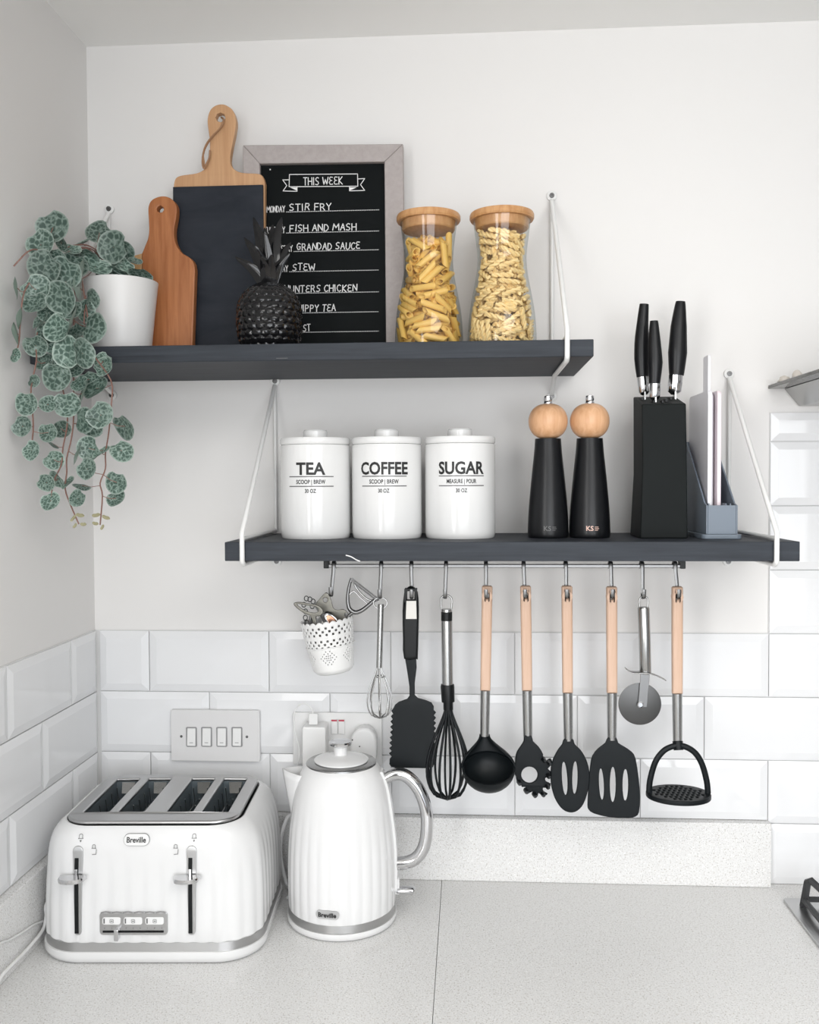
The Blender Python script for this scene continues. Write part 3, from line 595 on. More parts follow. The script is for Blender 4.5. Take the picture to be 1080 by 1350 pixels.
for k, (x_, y_, z_, r_, sq, rot) in enumerate(leaves):
    o = bpy.data.objects.new('leaf', LM); C.objects.link(o); o.parent = pt
    sx = r_*1.14; side = 1 if R.random() < .5 else -1
    tilt = math.acos(max(.12, min(1, sq)))*side
    rz = math.radians(rot)
    M_ = Matrix.Rotation(R.uniform(-.25, .25), 4, 'Z') @ Matrix.Rotation(-rz, 4, 'Y') @ Matrix.Rotation(PI/2-tilt, 4, 'X') @ Matrix.Rotation(R.uniform(-1.3, 1.3)*(1 if sq > .75 else 0), 4, 'Z')
    x_ = max(x_, r_*.5+.002)
    o.matrix_local = Matrix.Translation(Vector((x_, y_, z_))-Vector(pt.location)) @ M_ @ Matrix.Diagonal((sx, sx, sx, 1))
for k, (x_, y_, z_, r_, sq, rot) in enumerate([(0.0930,-0.268,0.6059,0.0061,0.5,-10),(0.0833,-0.268,0.6017,0.0061,0.4,50),(0.1155,-0.268,0.6058,0.0061,0.5,10),(0.1293,-0.268,0.6027,0.0061,0.5,-20),(0.0971,-0.268,0.5934,0.0046,0.6,0),(0.0853,-0.268,0.5913,0.0041,0.6,50),(0.1142,-0.268,0.5944,0.0046,0.6,-10),(0.1238,-0.268,0.5891,0.0041,0.6,60)]):
    o = bpy.data.objects.new('leaf', LT); C.objects.link(o); o.parent = pt
    o.matrix_local = Matrix.Translation(Vector((x_, y_, z_))-Vector(pt.location)) @ Matrix.Rotation(math.radians(-rot), 4, 'Y') @ Matrix.Rotation(PI/2, 4, 'X') @ Matrix.Diagonal((r_, r_*sq, r_, 1))
stems = [[(0.0310,-0.2620,0.8403),(0.0364,-0.2720,0.8170),(0.0334,-0.2800,0.7872),(0.0334,-0.2830,0.7674),(0.0359,-0.2830,0.7273),(0.0322,-0.2830,0.6985)], [(0.0656,-0.2620,0.7930),(0.0762,-0.2660,0.7394),(0.0709,-0.2700,0.6987),(0.0692,-0.2720,0.6758),(0.0597,-0.2730,0.6551),(0.0551,-0.2730,0.6364)],
 [(0.0821,-0.2580,0.7932),(0.0830,-0.2620,0.7396),(0.0806,-0.2650,0.7103),(0.0742,-0.2660,0.6842),(0.0743,-0.2670,0.6644),(0.0718,-0.2670,0.6415),(0.0799,-0.2670,0.6174),(0.0903,-0.2670,0.5933)],
 [(0.0715,-0.2000,0.9434),(0.0907,-0.2360,0.9067),(0.1050,-0.2540,0.8560),(0.1095,-0.2580,0.8293),(0.1362,-0.2620,0.7911),(0.1367,-0.2620,0.7589),(0.1326,-0.2640,0.7162),(0.1288,-0.2660,0.6901),(0.1288,-0.2670,0.6693),(0.1215,-0.2680,0.6496),(0.1244,-0.2680,0.6319),(0.1202,-0.2670,0.5922)],
 [(0.0375,-0.2200,0.9728),(0.0478,-0.1850,0.9943),(0.0622,-0.1600,1.0026),(0.0767,-0.1450,0.9949)], [(0.0452,-0.2200,0.9695),(0.0522,-0.1850,0.9888),(0.0644,-0.1600,0.9970),(0.0719,-0.1450,0.9871)], [(0.0495,-0.2100,0.9697),(0.0570,-0.1750,0.9945),(0.0672,-0.1500,0.9983),(0.0769,-0.1400,0.9859)], [(0.0339,-0.2450,0.9741),(0.0339,-0.2700,0.9689),(0.0306,-0.2830,0.9616),(0.0244,-0.2900,0.9509),(0.0173,-0.2930,0.9412)],
 [(0.0453,-0.2350,0.9606),(0.0407,-0.2500,0.9205),(0.0341,-0.2560,0.8777),(0.0310,-0.2620,0.8403)], [(0.0605,-0.2200,0.9638),(0.0675,-0.2500,0.9096),(0.0640,-0.2560,0.8563),(0.0656,-0.2620,0.7930)], [(0.0672,-0.2100,0.9607),(0.0792,-0.2450,0.8999),(0.0808,-0.2530,0.8461),(0.0821,-0.2580,0.7932)],
 [(0.0281,-0.2500,0.9416),(0.0250,-0.2800,0.9094),(0.0225,-0.2870,0.8723),(0.0213,-0.2900,0.8413),(0.0160,-0.2930,0.8155)], [(0.0496,-0.2000,0.9764),(0.0516,-0.2000,0.9612),(0.0624,-0.2100,0.9436)], [(0.0902,-0.2320,0.9128),(0.0930,-0.2450,0.8787),(0.0935,-0.2500,0.8464)]]
for st in stems:
    MB().tube(cr(st, 4, False), .0011, 6).build('stem', M_stem, pt, smooth=60)
b = MB()     # short leaf stalks from the nearest stem point
sp = [Vector(p) for st in stems for p in cr(st, 5, False)]
for (x_, y_, z_, r_, sq, rot) in leaves:
    v = Vector((max(x_, r_*.5+.002), y_, z_)); n_ = min(sp, key=lambda p: (p-v).length)
    if .004 < (n_-v).length < .05: b.tube([tuple(n_), tuple((n_+v)/2+Vector((0, .001, -.002))), tuple(v)], .0006, 4)
tagit(b.build('leaf_stalks', M_stem, pt, smooth=60), kind='stuff')

# ---------------------------------------------------------------- lower shelf: canisters, mills, block, boards
ZL = .5661
def cyl_map(cx, cy, r, a0=0.):
    def f(x, z, _):
        a = a0 + x/r; return (cx+math.sin(a)*r, cy-math.cos(a)*r, z)
    return f
def canister(cx, cy, big, mid, turn, label, wtext):
    t = thing('canister', label, 'canister', (cx, cy, ZL), 'labelled white ceramic canisters'); r = .0523
    MB().lathe([(0, .0002), (.0498, .0002), (.0512, .002), (r, .008), (r, .1375), (.0512, .139), (0, .139)], (cx, cy, ZL), 64).build('jar_body', M_ceramic, t, smooth=35)
    lid = MB().lathe([(0, .1395), (.0512, .1395), (.0526, .1415), (.0526, .1470), (.0515, .1492), (.03, .1500), (0, .1500)], (cx, cy, ZL), 64).build('lid', M_ceramic, t, smooth=35)
    MB().lathe([(.0182, .1498), (.0182, .1595), (.0165, .1618), (0, .1622)], (cx, cy, ZL), 40).build('knob', M_ceramic, lid, smooth=35)
    mp = cyl_map(cx, cy, r+.0005, turn); z = lambda v: ZL+.1495-(v-577.)/134.*.1495
    m_ = MB(); m_.text(big, .0172, lambda x, y, c: mp(x, z(626.0)+y, c), wtext, .030); m_.build('lettering', M_ink, t)
    m_ = MB(); m_.text(mid, .0060, lambda x, y, c: mp(x, z(638.3)+y, c), .044, .022); m_.text('30 OZ', .0056, lambda x, y, c: mp(x, z(650)+y, c), .0165, .022); m_.build('lettering', M_ink, t)
    for v in (628.8, 641.5):
        m_ = MB(); m_.add([(-.035+.0035*i, z(v)+dz, 0) for dz in (-.0007, .0007) for i in range(21)], [(i, i+1, i+22, i+21) for i in range(20)], lambda x, y, c: mp(x, y, c)); m_.build('printed_line', M_greyink, t)
_c = [(0.3961,0.5759),(0.5040,0.5757),(0.6137,0.5755)]
canister(_c[0][0], -.125, 'TEA', 'SCOOP | BREW', .02, 'white ceramic canister lettered TEA, beside the left bracket', .044)
canister(_c[1][0], -.125, 'COFFEE', 'SCOOP | BREW', 0, 'white ceramic canister lettered COFFEE', .074)
canister(_c[2][0], -.125, 'SUGAR', 'MEASURE | POUR', .05, 'white ceramic canister lettered SUGAR', .070)

def mill(cx, cy, label, dark):
    t = thing('pepper_mill', label, 'mill', (cx, cy, ZL), 'black mills with wooden ball tops'); z = .146
    body = [(0, .0002), (.0290, .0002), (.0302, .003), (.0303, .012), (.0290, .04), (.0265, .07), (.0235, .10), (.0208, .125), (.0192, .146), (0, .146)]
    body = [(r*.99, h) for r, h in cr(body[1:-1], 3, False)]
    MB().lathe([(0, .0002)] + body + [(0, .146)], (cx, cy, ZL), 40).build('body', M_mill, t, smooth=50)
    c_ = .1715; n = 20; pr = []
    for i in range(n+1):
        a = -PI/2 + PI*i/n; r = .0288*abs(math.cos(a))**.78; h = .0262*math.sin(a)
        if h < -.0245 or True: pr.append((r, c_+h))
    MB().lathe(pr, (cx, cy, ZL), 40).build('ball_top', M_ball, t, smooth=60)
    MB().lathe([(0, .196), (.0062, .196), (.0068, .1985), (.0058, .2010), (.0066, .2030), (.0060, .2085), (.0035, .2095), (0, .2095)], (cx, cy, ZL), 20).build('finial_nut', M_chrome, t, smooth=35)
    mp = cyl_map(cx, cy, .0307, 0.)
    m_ = MB(); m_.text('KS', .0068, lambda x, y, c: mp(x-.0035, ZL+.0115+y, c), .0105, .02)
    for k, q in enumerate((.0056, .0064, .0046)): m_.add([(.0035, .0172-.0023*k, 0), (.0035+q, .0172-.0023*k, 0), (.0035+q, .0164-.0023*k, 0), (.0035, .0164-.0023*k, 0)], [(0, 1, 2, 3)], lambda x, y, c: mp(x, ZL+y, c))
    m_.build('emblem', dark, t)
_c = [(0.7436,0.5758),(0.8045,0.5757)]
mill(_c[0][0], -.13, 'black pepper mill with pale wooden ball top, emblem faint, next to the sugar canister', M_greyink)
mill(_c[1][0], -.13, 'black mill with reddish wooden ball top and bright emblem, next to the knife block', mat('rose_print', (.75, .5, .42), .4))

kb = thing('knife_block', 'matt black knife block holding three black handled knives', 'knife block', (.905, -.12, ZL))
side = [(-.163, ZL+.0002), (-.157, .6699), (-.150, .7600), (-.080, .7770), (-.083, .66), (-.078, ZL+.0002)]
xl, xr = .8765, .9395
vs = [((.8725 if z < .6 else xl), y, z) for y, z in side] + [(xr, y, z) for y, z in side]
MB().add(vs, [tuple(range(6)), tuple(range(11, 5, -1))] + [(i+6, (i+1) % 6+6, (i+1) % 6, i) for i in range(6)]).build('block', M_blockm, kb, bevel=.0018)
for x, y in ((.884, -.100), (.8965, -.125), (.926, -.100), (.908, -.128), (.915, -.118)):
    z = .760+(y+.150)*.243; MB().box(x-.0014, x+.0014, y-.014, y+.010, z-.003, z+.0004).build('slot', M_black, kb)
def knife(pts, widths, ferr, y, label, ztip):
    bx, bz = pts[0]; t = thing('kitchen_knife', label, 'knife', (bx, y, bz), 'black handled knives in the block')
    b = MB(); path = cr([(p[0], y, p[1]) for p in pts], 5, False); n = len(path); wi = [float(np.interp(i/(n-1), np.linspace(0, 1, len(widths)), widths)) for i in range(n)]
    b.tube(path, wi, 14, flat=.8); b.build('handle', M_mill, t, smooth=55)
    b = MB(); (fx0, fz0), (fx1, fz1) = ferr; b.tube([(fx0, y, fz0), ((fx0+fx1)/2, y, (fz0+fz1)/2), (fx1, y, fz1), (fx1+.0004, y-.001, fz1-.003)], [widths[0]*1.02, widths[0]*1.0, widths[0]*.93, widths[0]*.6], 14, flat=.8); b.build('bolster', M_chrome, t, smooth=40)
    MB().box(fx1-.0010, fx1+.0012, y-.007, y+.007, ztip, fz1).build('blade', M_steel, t)
knife([(0.8868,0.8036),(0.8851,0.8397),(0.8861,0.8781),(0.8888,0.9129)], [.0088, .0112, .0108, .0085, .0068], [(0.8868,0.8047),(0.8891,0.7820)], -.100, 'black knife with a long handle at the left end of the block', .755)
knife([(0.8992,0.7917),(0.9002,0.8227),(0.8990,0.8537),(0.8984,0.8836)], [.0082, .0110, .0092, .0058], [(0.9003,0.7917),(0.8998,0.7717)], -.125, 'short black knife, lowest of the three in the block', .755)
knife([(0.9365,0.8063),(0.9381,0.8401),(0.9396,0.8795),(0.9422,0.9159)], [.0108, .0142, .0120, .0070], [(0.9354,0.8064),(0.9338,0.7827)], -.100, 'black knife standing apart at the right end of the block', .755)

bh = thing('board_rack', 'blue-grey wedge shaped rack holding index chopping boards', 'rack', (.985, -.11, ZL))
x0, x1 = .9630, 1.0070; yf, yb = -.172, -.030
sidep = [(yf, .573), (yf, .614), (-.160, .617), (-.055, .705), (yb, .712), (yb, .573)]
def ysheet(pts_, xa, xb, name, m=M_bluegrey, par=bh):
    n = len(pts_); MB().add([(xa, y, z) for y, z in pts_] + [(xb, y, z) for y, z in pts_], [tuple(range(n)), tuple(range(2*n-1, n-1, -1))] + [(i+n, (i+1) % n+n, (i+1) % n, i) for i in range(n)]).build(name, m, par, bevel=.0008)
ysheet(sidep, x0, x0+.0025, 'side_panel'); ysheet(sidep, x1-.0025, x1, 'side_panel')
MB().box(x0+.0025, x1-.0025, yf, yf+.0025, .573, .614).build('front_panel', M_bluegrey, bh, bevel=.0006)
MB().box(x0+.0025, x1-.0025, yb-.0025, yb, .573, .71).build('back_panel', M_bluegrey, bh)
MB().sheet(rrect((x0+x1)/2, (yf+yb)/2, (x1-x0)/2+.006, (yb-yf)/2+.004, .008), [], .0065, .0008, mp=lambda a, b_, c: (a, b_, .5696+c)).build('base', M_bluegrey, bh, smooth=40)
for k in (.0038, .0275, .0335): MB().box(x0+k, x0+k+.0014, yf+.0025, yf+.03, .576, .6165).build('divider', M_bluegrey, bh)
def iboard(x, th, y0, y1, z1, m, tab, label):
    t = thing('chopping_board', label, 'chopping board', (x, (y0+y1)/2, .5735), 'index chopping boards in the rack')
    MB().sheet(rrect((y0+y1)/2, (.574+z1)/2, (y1-y0)/2, (z1-.574)/2, .008), [], th, .0012, mp=lambda a, b_, c: (x+c, a, b_)).build('board', m, t, smooth=40)
    if tab: MB().sheet(rrect(tab[0], (z1-.02+tab[2])/2, tab[1], (tab[2]-z1+.02)/2, .003), [], th, .001, mp=lambda a, b_, c: (x+c, a, b_)).build('index_tab', m, t, smooth=40)
iboard(.9735, .0065, -.150, -.036, .7795, M_lilac, None, 'white chopping board upright in the blue-grey rack, nearest the knife block')
iboard(.9865, .0058, -.150, -.036, .7790, M_pink, None, 'pale pink edged chopping board upright in the blue-grey rack')
iboard(.9800, .0045, -.135, -.036, .776, M_lilac, (-.105, .014, .834), 'white chopping board with a tall tab sticking up above the rack')

# ---------------------------------------------------------------- rail, hooks and hanging utensils
YR = -.10; ZR = .5225
rl = thing('utensil_rail', 'steel hanging rail fixed under the lower shelf', 'rail', (.68, YR, .5394))
MB().box(.405, .949, YR-.004, YR+.004, ZR-.004, ZR+.0015).build('bar', M_hook, rl, bevel=.001)
for x in (.408, .946): 
    q = MB().box(x-.004, x+.004, YR-.006, YR+.012, .5175, .5392).build('end_mount', M_black, rl, bevel=.001)
YH = -.112
HX = [x for x, z in [(0.4194,0.5060),(0.4925,0.5061),(0.5387,0.5061),(0.5916,0.5062),(0.6523,0.5063),(0.7092,0.5064),(0.7726,0.5065),(0.8395,0.5066),(0.8860,0.5066),(0.9350,0.5067)]]
HB = [(0.4168,0.4793),(0.4912,0.4760),(0.5397,0.4761),(0.5904,0.4763),(0.6522,0.4764),(0.7103,0.4766),(0.7726,0.4768),(0.8401,0.4770),(0.8860,0.4771),(0.9373,0.4772)]
hlab = ['pot of gadgets', 'small wire whisk', 'black serrated spatula', 'large black whisk', 'ladle', 'spaghetti server', 'slotted spoon', 'slotted turner', 'pizza cutter', 'potato masher']
for (x, (xb, zb), nm) in zip(HX, HB, hlab):
    b = MB(); z0 = ZR+.0032
    pts = [(x, YR+.0068, ZR-.006), (x, YR+.0065, z0-.001), (x, YR+.003, z0+.002), (x, YR-.003, z0+.002), (x, YR-.0065, z0-.001), (x, YR-.0075, ZR-.010), ((x+xb)/2, YH+.004, (ZR+zb)/2), (xb, YH+.0035, zb+.006), (xb, YH+.001, zb), (xb, YH-.003, zb-.003), (xb, YH-.0075, zb), (xb, YH-.0085, zb+.007), (xb, YH-.0085, zb+.011)]
    b.tube(cr(pts, 3, False), .0029, 6, flat=.32)
    tagit(b.build('hanging_hook', M_hook, smooth=45), 'steel S hook holding the %s on the rail' % nm, 'hook', 'steel hooks on the rail')

# wooden handled set
def wooden(kind, label, cat, hp, steel, top_w=.0082):
    (xa, za), (xb, zb) = hp[0], hp[1]; (xc, zc) = steel
    t = thing(kind, label, cat, (xa, YH, za), 'black nylon utensils with beech handles')
    yh = YH-.001
    d = Vector((xb-xa, 0, zb-za)); L_ = d.length; d.normalize(); s_ = Vector((d.z, 0, -d.x))*-1
    # handle with a hole: upper flat section with hole plus turned lower section, one mesh
    def mpp(a, b_, c): v = Vector((xa, yh, za))+d*b_+s_*a; return (v.x, yh-c, v.z)
    w0, w1 = .0080, .0077
    MB().sheet([(-w0+.002, .0), (w0-.002, 0), (w0, .002), (w0, L_*.5), (w1, L_), (-w1, L_), (-w0, L_*.5), (-w0, .002)], [ell(0, .0155, .0036, .0042, 14)], .0130, .0042, mp=mpp, res=3).build('handle', M_beech, t, smooth=50)
    e = Vector((xc-xb, 0, zc-zb)); 
    b = MB(); b.tube([(xb, yh, zb), (xb+e.x*.5, yh, zb+e.z*.5), (xc, yh, zc)], [.0074, .0072, .0068], 20); b.build('steel_sleeve', M_steel, t, smooth=45)
    return t, yh
# ladle
t, yh = wooden('ladle', 'black ladle with beech handle, hanging nearest the large whisk', 'ladle', [(0.6539,0.4926),(0.6507,0.3337)], [(0.6494,0.2642)][0])
o_ = [(0.6436,0.2655),(0.6550,0.2657),(0.6584,0.2553),(0.6675,0.2474),(0.6823,0.2406),(0.6926,0.2281),(0.6948,0.2177),(0.6903,0.2038),(0.6777,0.1920),(0.6617,0.1854),(0.6503,0.1846),(0.6365,0.1867),(0.6228,0.1970),(0.6148,0.2119),(0.6137,0.2246),(0.6195,0.2386),(0.6321,0.2469),(0.6401,0.2551)]
b = MB(); c0 = [(0.6544,0.2264)][0]; n = 36; vs, fs = [], []; Rb = .0395
# bowl: half sphere opening up and to the viewer
axis = Vector((0, -.36, .93)).normalized(); ux = Vector((1, 0, 0)); vy = axis.cross(ux)
cc = Vector((c0[0], -.146, c0[1]-.001))
for (sg, rad) in ((0, Rb), (1, Rb-.0028)):
    for j in range(10):
        ph = (PI/2)*j/9.0; rr = rad*math.cos(ph); hh = -rad*.86*math.sin(ph)
        for i in range(n):
            a = 2*PI*i/n; v = cc+ux*rr*math.cos(a)+vy*rr*math.sin(a)+axis*hh; vs.append(tuple(v))
for s0 in (0, 10*n):
    for j in range(9):
        for i in range(n): a_, b_ = s0+j*n+i, s0+j*n+(i+1) % n; fs.append((a_, b_, b_+n, a_+n))
for i in range(n): j = (i+1) % n; fs.append((i, 10*n+i, 10*n+j, j))
b.add(vs, fs).build('bowl', M_nylon, t, smooth=50)
xn, zn = [(0.6494,0.2666)][0]; vs, fs = [], []; K, T_ = 18, 12
for j in range(T_+1):
    q = j/T_; sm = q*q*(3-2*q)
    for k in range(K+1):
        a = PI*k/K; rim = cc+ux*Rb*math.cos(a)+vy*Rb*math.sin(a)*.97; s0 = Vector((xn+.0064*math.cos(a), -.113+.004*math.sin(a), zn))
        v = s0.lerp(rim, q); v.x = s0.x+(rim.x-s0.x)*sm; vs.append(tuple(v))
fs = [(j*(K+1)+k, j*(K+1)+k+1, (j+1)*(K+1)+k+1, (j+1)*(K+1)+k) for j in range(T_) for k in range(K)]
MB().add(vs, fs).build('neck', M_nylon, t, smooth=60, solid=.0025)
# spaghetti server
t, yh = wooden('spaghetti_server', 'black toothed spaghetti server with round hole and beech handle', 'pasta server', [(0.7114,0.4928),(0.7135,0.3343)], [(0.7146,0.2639)][0])
o_ = [(0.7092,0.2670),(0.7195,0.2671),(0.7223,0.2579),(0.7303,0.2499),(0.7371,0.2385),(0.7371,0.2293),(0.7416,0.2276),(0.7461,0.2317),(0.7501,0.2306),(0.7496,0.2225),(0.7439,0.2167),(0.7484,0.2121),(0.7478,0.2052),(0.7405,0.2028),(0.7416,0.1970),(0.7484,0.1937),(0.7461,0.1878),(0.7370,0.1877),(0.7382,0.1819),(0.7439,0.1786),(0.7382,0.1750),(0.7302,0.1795),(0.7291,0.1743),(0.7234,0.1759),(0.7211,0.1817),(0.7143,0.1781),(0.7097,0.1815),(0.7109,0.1884),(0.7052,0.1883),(0.7029,0.1953),(0.6972,0.1975),(0.6961,0.2044),(0.6927,0.2125),(0.6950,0.2241),(0.6961,0.2368),(0.6995,0.2449),(0.7052,0.2531),(0.7081,0.2589)]
MB().sheet(cr(o_, 2), [list(reversed(ell(*[(0.7166,0.2070)][0], .0122, .0125, 24)))], .0065, .0018, y=-.1165).build('head', M_nylon, t, smooth=50)
for (x_, z_) in [(0.7371,0.2316),(0.7450,0.2271),(0.7439,0.2074),(0.7427,0.1913),(0.7359,0.1796),(0.7234,0.1782),(0.7109,0.1838),(0.7006,0.1964)]:
    b = MB(); b.tube([(x_, -.117, z_), (x_+.001, -.128, z_), (x_+.0015, -.138, z_+.003)], [.0038, .0032, .0018], 8); b.build('tooth', M_nylon, t, smooth=50)
# slotted spoon
t, yh = wooden('slotted_spoon', 'black oval slotted spoon with beech handle, hanging next to the turner', 'spoon', [(0.7730,0.4929),(0.7742,0.3314)], [(0.7754,0.2589)][0])
o_ = [(0.7688,0.2620),(0.7813,0.2621),(0.7847,0.2541),(0.7937,0.2450),(0.8016,0.2313),(0.8061,0.2141),(0.8062,0.1957),(0.8017,0.1749),(0.7949,0.1598),(0.7847,0.1515),(0.7734,0.1513),(0.7632,0.1581),(0.7541,0.1730),(0.7490,0.1925),(0.7484,0.2133),(0.7507,0.2283),(0.7586,0.2446),(0.7654,0.2539)]
sl = lambda u0, v0, u1, v1, w_: [(0, 0)]
def slot(pc, rx, rz, rot=0): return list(reversed(ell(pc[0], pc[1], rx, rz, 18, rot)))
_s = [(0.7694,0.2021),(0.7847,0.2035),(0.8242,0.1943),(0.8411,0.1940),(0.8597,0.1937)]
MB().sheet(cr(o_, 3), [slot(_s[0], .0040, .0255, .06), slot(_s[1], .0040, .0250, -.02)], .0055, .0018, y=-.1165).build('head', M_nylon, t, smooth=50)
# slotted turner
t, yh = wooden('slotted_turner', 'wide black three-slot turner with beech handle', 'turner', [(0.8394,0.4919),(0.8402,0.3320)], [(0.8403,0.2609)][0])
o_ = [(0.8337,0.2651),(0.8461,0.2652),(0.8489,0.2573),(0.8579,0.2516),(0.8691,0.2438),(0.8748,0.2335),(0.8793,0.2049),(0.8816,0.1762),(0.8800,0.1532),(0.8750,0.1462),(0.8637,0.1437),(0.8356,0.1444),(0.8130,0.1497),(0.8051,0.1554),(0.8034,0.1634),(0.8050,0.1923),(0.8073,0.2211),(0.8106,0.2372),(0.8196,0.2488),(0.8298,0.2570)]
MB().sheet(cr(o_, 2), [slot(_s[2], .0036, .0240, .05), slot(_s[3], .0044, .0270), slot(_s[4], .0042, .0242)], .0045, .0014, y=-.1165).build('head', M_nylon, t, smooth=50)
# masher
t, yh = wooden('potato_masher', 'black potato masher with arched frame and beech handle, last on the rail', 'masher', [(0.9359,0.4921),(0.9365,0.3318)], [(0.9374,0.2587)][0])
mc = [(0.9377,0.1802)][0]
b = MB(); arch = [(0.8947,0.1783),(0.8957,0.2001),(0.9035,0.2288),(0.9146,0.2450),(0.9257,0.2520),(0.9368,0.2544),(0.9491,0.2523),(0.9625,0.2433),(0.9725,0.2264),(0.9793,0.2014),(0.9811,0.1832)]
b.tube(cr([(x_, -.118, z_) for x_, z_ in arch], 4, False), .0045, 10, flat=.75); b.build('arch', M_nylon, t, smooth=50)
b = MB(); (nx, nz), (nx2, nz2) = [(0.9374,0.2598),(0.9380,0.2473)]; b.tube([(nx, -.113, nz), (nx2, -.117, nz2)], [.0078, .0072], 14); b.build('neck', M_nylon, t, smooth=50)
holes = []; ra, rb_ = .0475, .041
for iy in range(-3, 4):
    for ix in range(-5, 6):
        hx, hy = ix*.0076+(iy % 2)*.0038, iy*.0098
        if (hx/ra)**2+(hy/rb_)**2 < .62: holes.append(list(reversed(rrect(hx, hy, .0019, .0034, .0015, 2))))
MB().sheet(ell(0, 0, ra, rb_, 44), holes, .007, .0015, mp=lambda a, b_, c: (mc[0]+a, -.118+b_*.97, mc[1]+c+.0*b_)).build('mashing_plate', M_nylon, t, smooth=50)

# pizza cutter
t = thing('pizza_cutter', 'all steel pizza cutter wheel hanging next to the masher', 'pizza cutter', (*[[(0.8860,0.4760)][0][0]], YH, [(0.8860,0.4760)][0][1]))
b = MB(); b.tube(cr([(x_, -.113, z_) for x_, z_ in [(0.8814,0.4590),(0.8803,0.4704),(0.8825,0.4755),(0.8870,0.4772),(0.8914,0.4750),(0.8931,0.4693),(0.8920,0.4591)]], 4, False), .0013, 8); b.build('hanging_loop', M_steel, t, smooth=60)
b = MB(); b.tube([(x_, -.114, z_) for x_, z_ in [(0.8865,0.4613),(0.8865,0.4590),(0.8883,0.4101),(0.8895,0.3634),(0.8895,0.3611)]], [.0075, .0086, .0086, .0086, .008], 20); b.build('handle', M_steel, t, smooth=45)
g0 = [(0.8595,0.3698),(0.8662,0.3648),(0.8763,0.3637),(0.8875,0.3644),(0.8986,0.3616),(0.9087,0.3577),(0.9176,0.3532)]
b = MB(); q = cr([(x_, z_) for x_, z_ in g0], 4, False); vs = [(x_, y_, z_) for y_ in (-.126, -.110) for x_, z_ in q]; n = len(q)
b.add(vs, [(i, i+1, n+i+1, n+i) for i in range(n-1)]).build('finger_guard', M_steel, t, smooth=50, solid=.0012)
MB().prism([(0.8817,0.3645),(0.8951,0.3646),(0.8908,0.3122),(0.8774,0.3121)], -.1200, -.1185).build('fork', M_darksteel, t, bevel=.0004)
w0 = [(0.8809,0.3160)][0]
b = MB(); b.lathe([(0, -.0006), (.0300, -.0003), (.0317, .0002), (.0300, .0007), (0, .0010)], (w0[0], -.1155, w0[1]), 56, 'y'); b.build('wheel', mat('wheel_steel', (.10, .10, .10), .4, 1), t, smooth=20)
MB().lathe([(.0045, 0), (.0045, .002), (.003, .003), (0, .003)], (w0[0], -.1200, w0[1]), 16, 'y').build('rivet', M_chrome, t, smooth=30)

# serrated spatula
t = thing('spatula', 'wide black serrated spatula with a cream-topped black handle', 'spatula', ([(0.5387,0.4900)][0][0], YH, [(0.5387,0.4900)][0][1]))
o_ = [(0.5284,0.4809),(0.5319,0.4885),(0.5382,0.4919),(0.5445,0.4896),(0.5491,0.4822),(0.5507,0.4602),(0.5500,0.4256),(0.5487,0.3840),(0.5463,0.3816),(0.5279,0.3815),(0.5263,0.4139),(0.5259,0.4544)]
MB().sheet(cr(o_, 2), [list(reversed([(0.5330,0.4844),(0.5439,0.4844),(0.5439,0.4718),(0.5329,0.4717)]))], .014, .004, y=-.1145, res=3).build('handle', M_black, t, smooth=50)
MB().sheet([(0.5322,0.4703),(0.5471,0.4704),(0.5476,0.4428),(0.5310,0.4427)], [], .002, .0007, y=-.1212).build('cream_inlay', mat('cream_plastic', (.72, .70, .66), .35), t, smooth=40)
lt = [(0.5113,0.3105),(0.5078,0.3047)]; 
left = [(519,929)] ; 
body_px = [(0.5290,0.3827),(0.5463,0.3828),(0.5468,0.3677),(0.5439,0.3445),(0.5438,0.3260),(0.5484,0.3214),(0.5610,0.3180),(0.5691,0.3146),(0.5725,0.3089)]
ser_r = [(0.5725,0.3030),(0.5760,0.2996),(0.5725,0.2949),(0.5759,0.2915),(0.5724,0.2868),(0.5759,0.2834),(0.5724,0.2787),(0.5759,0.2752),(0.5724,0.2705),(0.5758,0.2671),(0.5723,0.2624),(0.5758,0.2590),(0.5723,0.2543),(0.5752,0.2496),(0.5723,0.2461),(0.5745,0.2345),(0.5739,0.2229),(0.5710,0.2158)]
bot = [(0.5583,0.2139),(0.5235,0.2140),(0.5073,0.2149),(0.5044,0.2195),(0.5050,0.2277)]
ser_l = [(0.5080,0.2313),(0.5039,0.2359),(0.5080,0.2394),(0.5045,0.2440),(0.5086,0.2476),(0.5046,0.2522),(0.5087,0.2558),(0.5052,0.2604),(0.5093,0.2639),(0.5058,0.2686),(0.5099,0.2721),(0.5059,0.2767),(0.5100,0.2803),(0.5065,0.2849),(0.5100,0.2884),(0.5071,0.2930),(0.5106,0.2966),(0.5078,0.3012),(0.5113,0.3059),(0.5136,0.3106),(0.5194,0.3153),(0.5322,0.3200),(0.5357,0.3247),(0.5357,0.3387),(0.5324,0.3618)]
MB().sheet(body_px + ser_r + bot + ser_l, [], .004, .0012, y=-.1145).build('blade', M_nylon, t, smooth=50)

